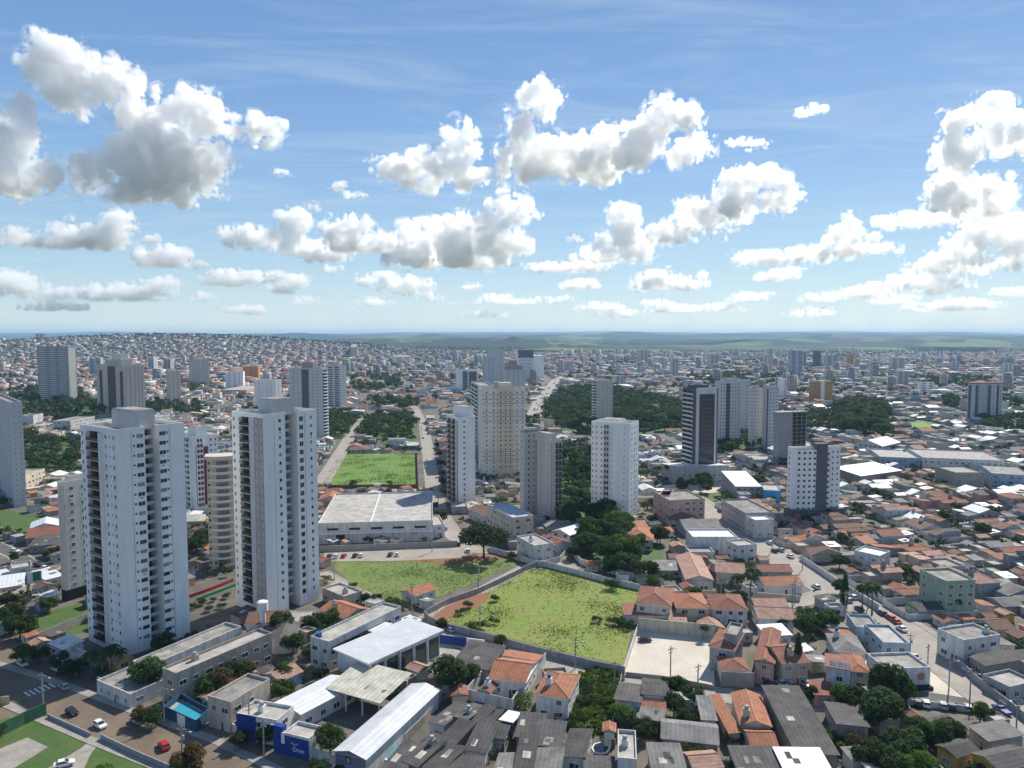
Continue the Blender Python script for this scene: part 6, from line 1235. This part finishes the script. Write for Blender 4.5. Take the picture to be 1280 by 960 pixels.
def cloud(base,blobs,seed):
    import openvdb
    rng=np.random.default_rng(seed); b0=np.array(blobs,float); sub=[]
    for (cx,cy_,rx,ry) in b0:
        rx*=.93; ry*=.93
        n=7 if rx>18 else 3; sub.append((cx,cy_+.1*ry,rx*.5,ry*.55))
        for _ in range(n):
            a=rng.random()*6.283; q=.35+.4*rng.random(); f=.34+.24*rng.random(); sub.append((cx+q*rx*math.cos(a),cy_+q*ry*math.sin(a),max(3,f*rx*.9),max(2.4,f*ry*1.15)))
    b=np.array(sub); s0=min(1,max(.35,np.sqrt(b0[:,2]*b0[:,3]).max()/48)); vox=max(.8,1.2*s0**.5)
    D=min(1100/((VH-base)/F),24000); k=D/F; key=round(math.log2(D/6000)*2)
    if key not in VAP: VAP[key]=(vapour(36*2**(key/2)),vapour(170*2**(key/2)))
    u0=(b[:,0]-b[:,2]).min()-14; u1=(b[:,0]+b[:,2]).max()+14; v0=(b[:,1]-b[:,3]).min()-14; v1=base+6; y1=np.sqrt(b0[:,2]*b0[:,3]).max()*.9+10; y0=-y1
    nx,nz,ny=int((u1-u0)/vox),int((v1-v0)/vox),int((y1-y0)/vox); sh=(nx,ny,nz)
    X=(u0+np.arange(nx)*vox)[:,None,None].astype(np.float32); Y=(y0+np.arange(ny)*vox)[None,:,None].astype(np.float32); Z=(v1-np.arange(nz)*vox)[None,None,:].astype(np.float32)
    S1=6.5*s0; Xw=X+lat(sh,26/vox,rng)*S1; Zw=Z+lat(sh,30/vox,rng)*S1; d=np.full(sh,1e3,np.float32)
    for (cx,cy_,rx,ry) in b:
        rd=math.sqrt(rx*ry); yo=rng.uniform(-.4,.4)*y1*.7; q=np.sqrt(((Xw-cx)/rx)**2+((Y-yo)/rd)**2+((Zw-cy_)/ry)**2); s=(q-1)*min(rx,ry); h=np.clip(.5+.5*(d-s)/5,0,1); d=d*(1-h)+s*h-5*h*(1-h)
    dsp=0
    for c,a in ((26*s0,9*s0),(13*s0,7*s0),(6.5*s0,5.6*s0),(3.4*s0,3.4*s0),(1.9,1.1)): dsp=dsp+a*(1.3*np.abs(lat(sh,max(c/vox,1.3),rng))-.74)
    d-=np.minimum(dsp,8*s0)
    d=np.maximum(d,(Z-(base-2+2.5*s0*lat(sh,18/vox,rng)))*.8); d=np.pad(d,1,constant_values=9).astype(np.float32)
    g=openvdb.FloatGrid(background=9.); g.copyFromArray(d)
    cu=(u0+u1)/2; r=np.array(ray(cu,base)); r/=np.linalg.norm(r); ctr=np.array([0,0,H])+r*D; rt=np.array([r[1],-r[0],0]); rt/=np.linalg.norm(rt); fw=np.array([r[0],r[1],0]); fw/=np.linalg.norm(fw)
    o=None
    for iso,nm,mm in ((0.0,'cloud',VAP[key][0]),(3.6*s0,'fringe',VAP[key][1])):
        pts,tris,quads=g.convertToPolygons(iso,0.0); P=np.array(pts,np.float64)-1
        W=np.outer((u0+P[:,0]*vox-cu)*k,rt)+np.outer((y0+P[:,1]*vox)*k,fw)+np.outer((base-(v1-P[:,2]*vox))*k,[0,0,1])
        q=np.array(quads).reshape(-1,4); t=np.array(tris).reshape(-1,3); me=npmesh(nm,W,q,t,np.zeros(len(q),int),np.zeros(len(t),int),[]); me.materials.append(mm)
        if o is None: o=link('cloud',me,None,tuple(ctr))
        else: link('fringe',me,o)
    big=b0[:,2].max()*len(b0); b=b0
    auto(o,('big heaped' if big>150 else 'ragged middle-sized' if big>60 else 'small')+' white cloud','cloud','fair-weather clouds',(b[:,0].mean(),b[:,1].mean()))
CL=[(258,[(25,228,44,22),(30,185,24,28),(75,120,36,34),(108,118,36,22)]),(258,[(218,195,72,48),(250,150,44,26),(305,165,38,15),(180,232,66,22),(178,140,18,16)]),(314,[(100,298,48,17),(128,285,28,22),(45,306,42,7)]),(336,[(205,325,28,14)]),(378,[(20,362,35,14),(60,370,25,8)]),(378,[(150,366,50,10),(190,355,20,8)]),(330,[(330,300,40,14),(365,280,26,20),(405,312,50,12)]),(316,[(440,295,42,22),(470,300,26,14)]),(338,[(570,305,76,28),(622,280,34,30),(545,322,65,13),(530,300,40,20)]),(374,[(500,355,40,14),(470,350,20,8)]),
 (242,[(520,215,62,20),(580,180,26,22),(645,185,34,50),(668,135,30,24),(740,200,70,26),(830,152,40,28),(852,188,28,20),(600,225,30,14),(785,188,34,24)]),(330,[(782,272,24,20),(778,305,40,20),(760,320,38,9)]),(343,[(690,336,34,5),(735,333,28,6)]),(304,[(895,275,56,24),(925,240,44,20),(962,250,30,16),(855,292,36,10)]),(192,[(940,184,15,6),(920,178,9,5)]),(146,[(1018,137,9,4),(1005,142,5,3)]),(276,[(1225,165,34,18),(1210,200,22,32),(1222,245,44,26),(1258,190,30,20),(1290,215,36,18)]),(288,[(1135,276,32,9),(1185,276,46,6)]),(342,[(1240,300,42,18),(1205,328,42,11),(1280,325,46,16)]),(372,[(1150,352,40,14),(1190,345,28,13)]),(336,[(1000,322,54,8),(1050,305,28,20),(1080,318,22,6),(960,322,24,7)]),(352,[(978,345,26,6)]),(366,[(838,350,40,12),(815,358,22,5)]),(364,[(725,357,24,7)]),(363,[(586,359,14,5)]),(360,[(300,349,42,8),(335,344,18,8)]),(370,[(362,355,28,13)]),(379,[(930,374,28,7)]),(375,[(1075,364,36,9)]),(372,[(1265,367,18,6)]),(388,[(742,384,24,5)]),(381,[(640,376,36,4)]),(382,[(385,376,20,5)]),(241,[(428,235,12,5)]),(221,[(356,217,11,4)]),(276,[(671,267,9,7)]),(380,[(560,385,26,3)]),(392,[(850,388,34,3)]),(390,[(1180,388,34,3)]),(330,[(930,322,12,5)]),(282,[(390,260,8,4)])]+[(v+5,[(u,v,rx,4.5)]) for u,v,rx in ((470,379,20),(700,373,16),(772,393,22),(822,381,18),(905,386,20),(1022,373,18),(1122,377,22),(1212,382,24),(62,386,26),(252,373,16),(302,389,22),(532,373,14),(604,393,24),(1010,392,20),(1090,300,10),(1060,270,8),(640,330,10),(440,245,12),(715,300,9),(190,300,8),(250,335,10),(420,340,12),(880,345,10))]
try: import openvdb        # ships with Blender; turns each cloud's distance field into a closed mesh
except ImportError: CL=[]
for i,(base,bl) in enumerate(CL): cloud(base,bl,i+1)
# ---------------------------------------------------------------- air
hb=MB(); hb.box(-24000,26000,-3200,29500,-4,205,'white_paint'); o=hb.build('haze'); o.data.materials.clear(); tag(o,kind='stuff')
hm=bpy.data.materials.new('air'); hm.use_nodes=True; n=hm.node_tree; n.nodes.remove(n.nodes['Principled BSDF']); pv=n.nodes.new('ShaderNodeVolumePrincipled')
pv.inputs['Color'].default_value=(.45,.70,1,1); pv.inputs['Density'].default_value=5.0e-5; pv.inputs['Anisotropy'].default_value=.2; n.links.new(pv.outputs[0],n.nodes['Material Output'].inputs['Volume']); o.data.materials.append(hm)
# ---------------------------------------------------------------- labels for the many: look, then place among landmarks
MARK=[('the nearest twin-slab tower',165,690),('the second twin-slab tower',345,650),('the bright green field',460,590),('the big overgrown field',690,760),('the concrete yard',838,820),('the plain white middle tower',768,600),('the square-windowed tower',1018,605),('the dark glass tower',873,540),('the unfinished tower',988,550),('the brown emblem',1150,845),('the yellow houses',1235,945),('the pale blue block',1115,795),('the bright white box',895,675),('the wide cream tower',628,545),('the huge warehouse',470,640),('the white corner shop',1208,800),('the glazed hall',480,800),('the blue school entrance',365,930),('the overgrown lot',738,880),('the broad orange roof',945,890),('the big dark roof',1010,905),('the blue pool yard',230,898),('the sports court',20,945),('the green billboard',44,735),('the grey left-edge tower',10,570),('the brown stepped tower',150,480),('the grey dark-recess tower',385,505),('the orange-rimmed block',1230,500),('the ochre block',1026,490),('the blank concrete cube',1212,590),('the very long white building',1200,570),('the tall right-hand cypress',1055,745),('the wooded garden',770,685),('the black-topped office',662,455),('the large round trees',1110,880),('the orange-roofed two-storey house',695,850),('the solar-panel house',1048,835),('the white-roofed open shed',1100,590),('the avenue bend',900,640)]
ORD=['nearest','second nearest','third nearest','fourth nearest','fifth nearest','sixth nearest','seventh nearest','eighth nearest','ninth nearest','tenth nearest']+[t+' nearest' for t in 'eleventh twelfth thirteenth fourteenth fifteenth sixteenth seventeenth eighteenth nineteenth twentieth'.split()]+['twenty-'+t+' nearest' for t in 'first second third fourth fifth sixth seventh eighth ninth'.split()]+['thirtieth nearest']+['thirty-'+t+' nearest' for t in 'first second third fourth fifth sixth seventh eighth ninth'.split()]+['fortieth nearest']+['forty-'+t+' nearest' for t in 'first second third fourth fifth sixth seventh eighth ninth'.split()]
SKYMARK=[('the sky above the nearest twin-slab tower',165,430),('the sky above the second twin-slab tower',345,430),('the sky above the wide cream tower',628,430),('the sky above the dark glass tower',873,430),('the sky above the orange-rimmed block',1230,430)]
buck={}
for o,look,px in AUTO:
    ms=SKYMARK if o['category']=='cloud' else MARK; m=min(ms,key=lambda q:abs(q[1]-px[0]) if ms is SKYMARK else math.hypot(q[1]-px[0],(q[2]-px[1])*1.6)); buck.setdefault((look,m[0]),[]).append((math.hypot(m[1]-px[0],m[2]-px[1]),o))
for (look,m),L in buck.items():
    L.sort(key=lambda q:q[0])
    for i,(_,o) in enumerate(L): o['label']=look+', '+(ORD[min(i,len(ORD)-1)]+' to '+m if len(L)>1 else ('under ' if 0 else 'near ')+m)
print('objects',len(bpy.data.objects))
for o in bpy.data.objects:
    if len(str(o.get('label','')).split())>16: print('LONG',o['label'])
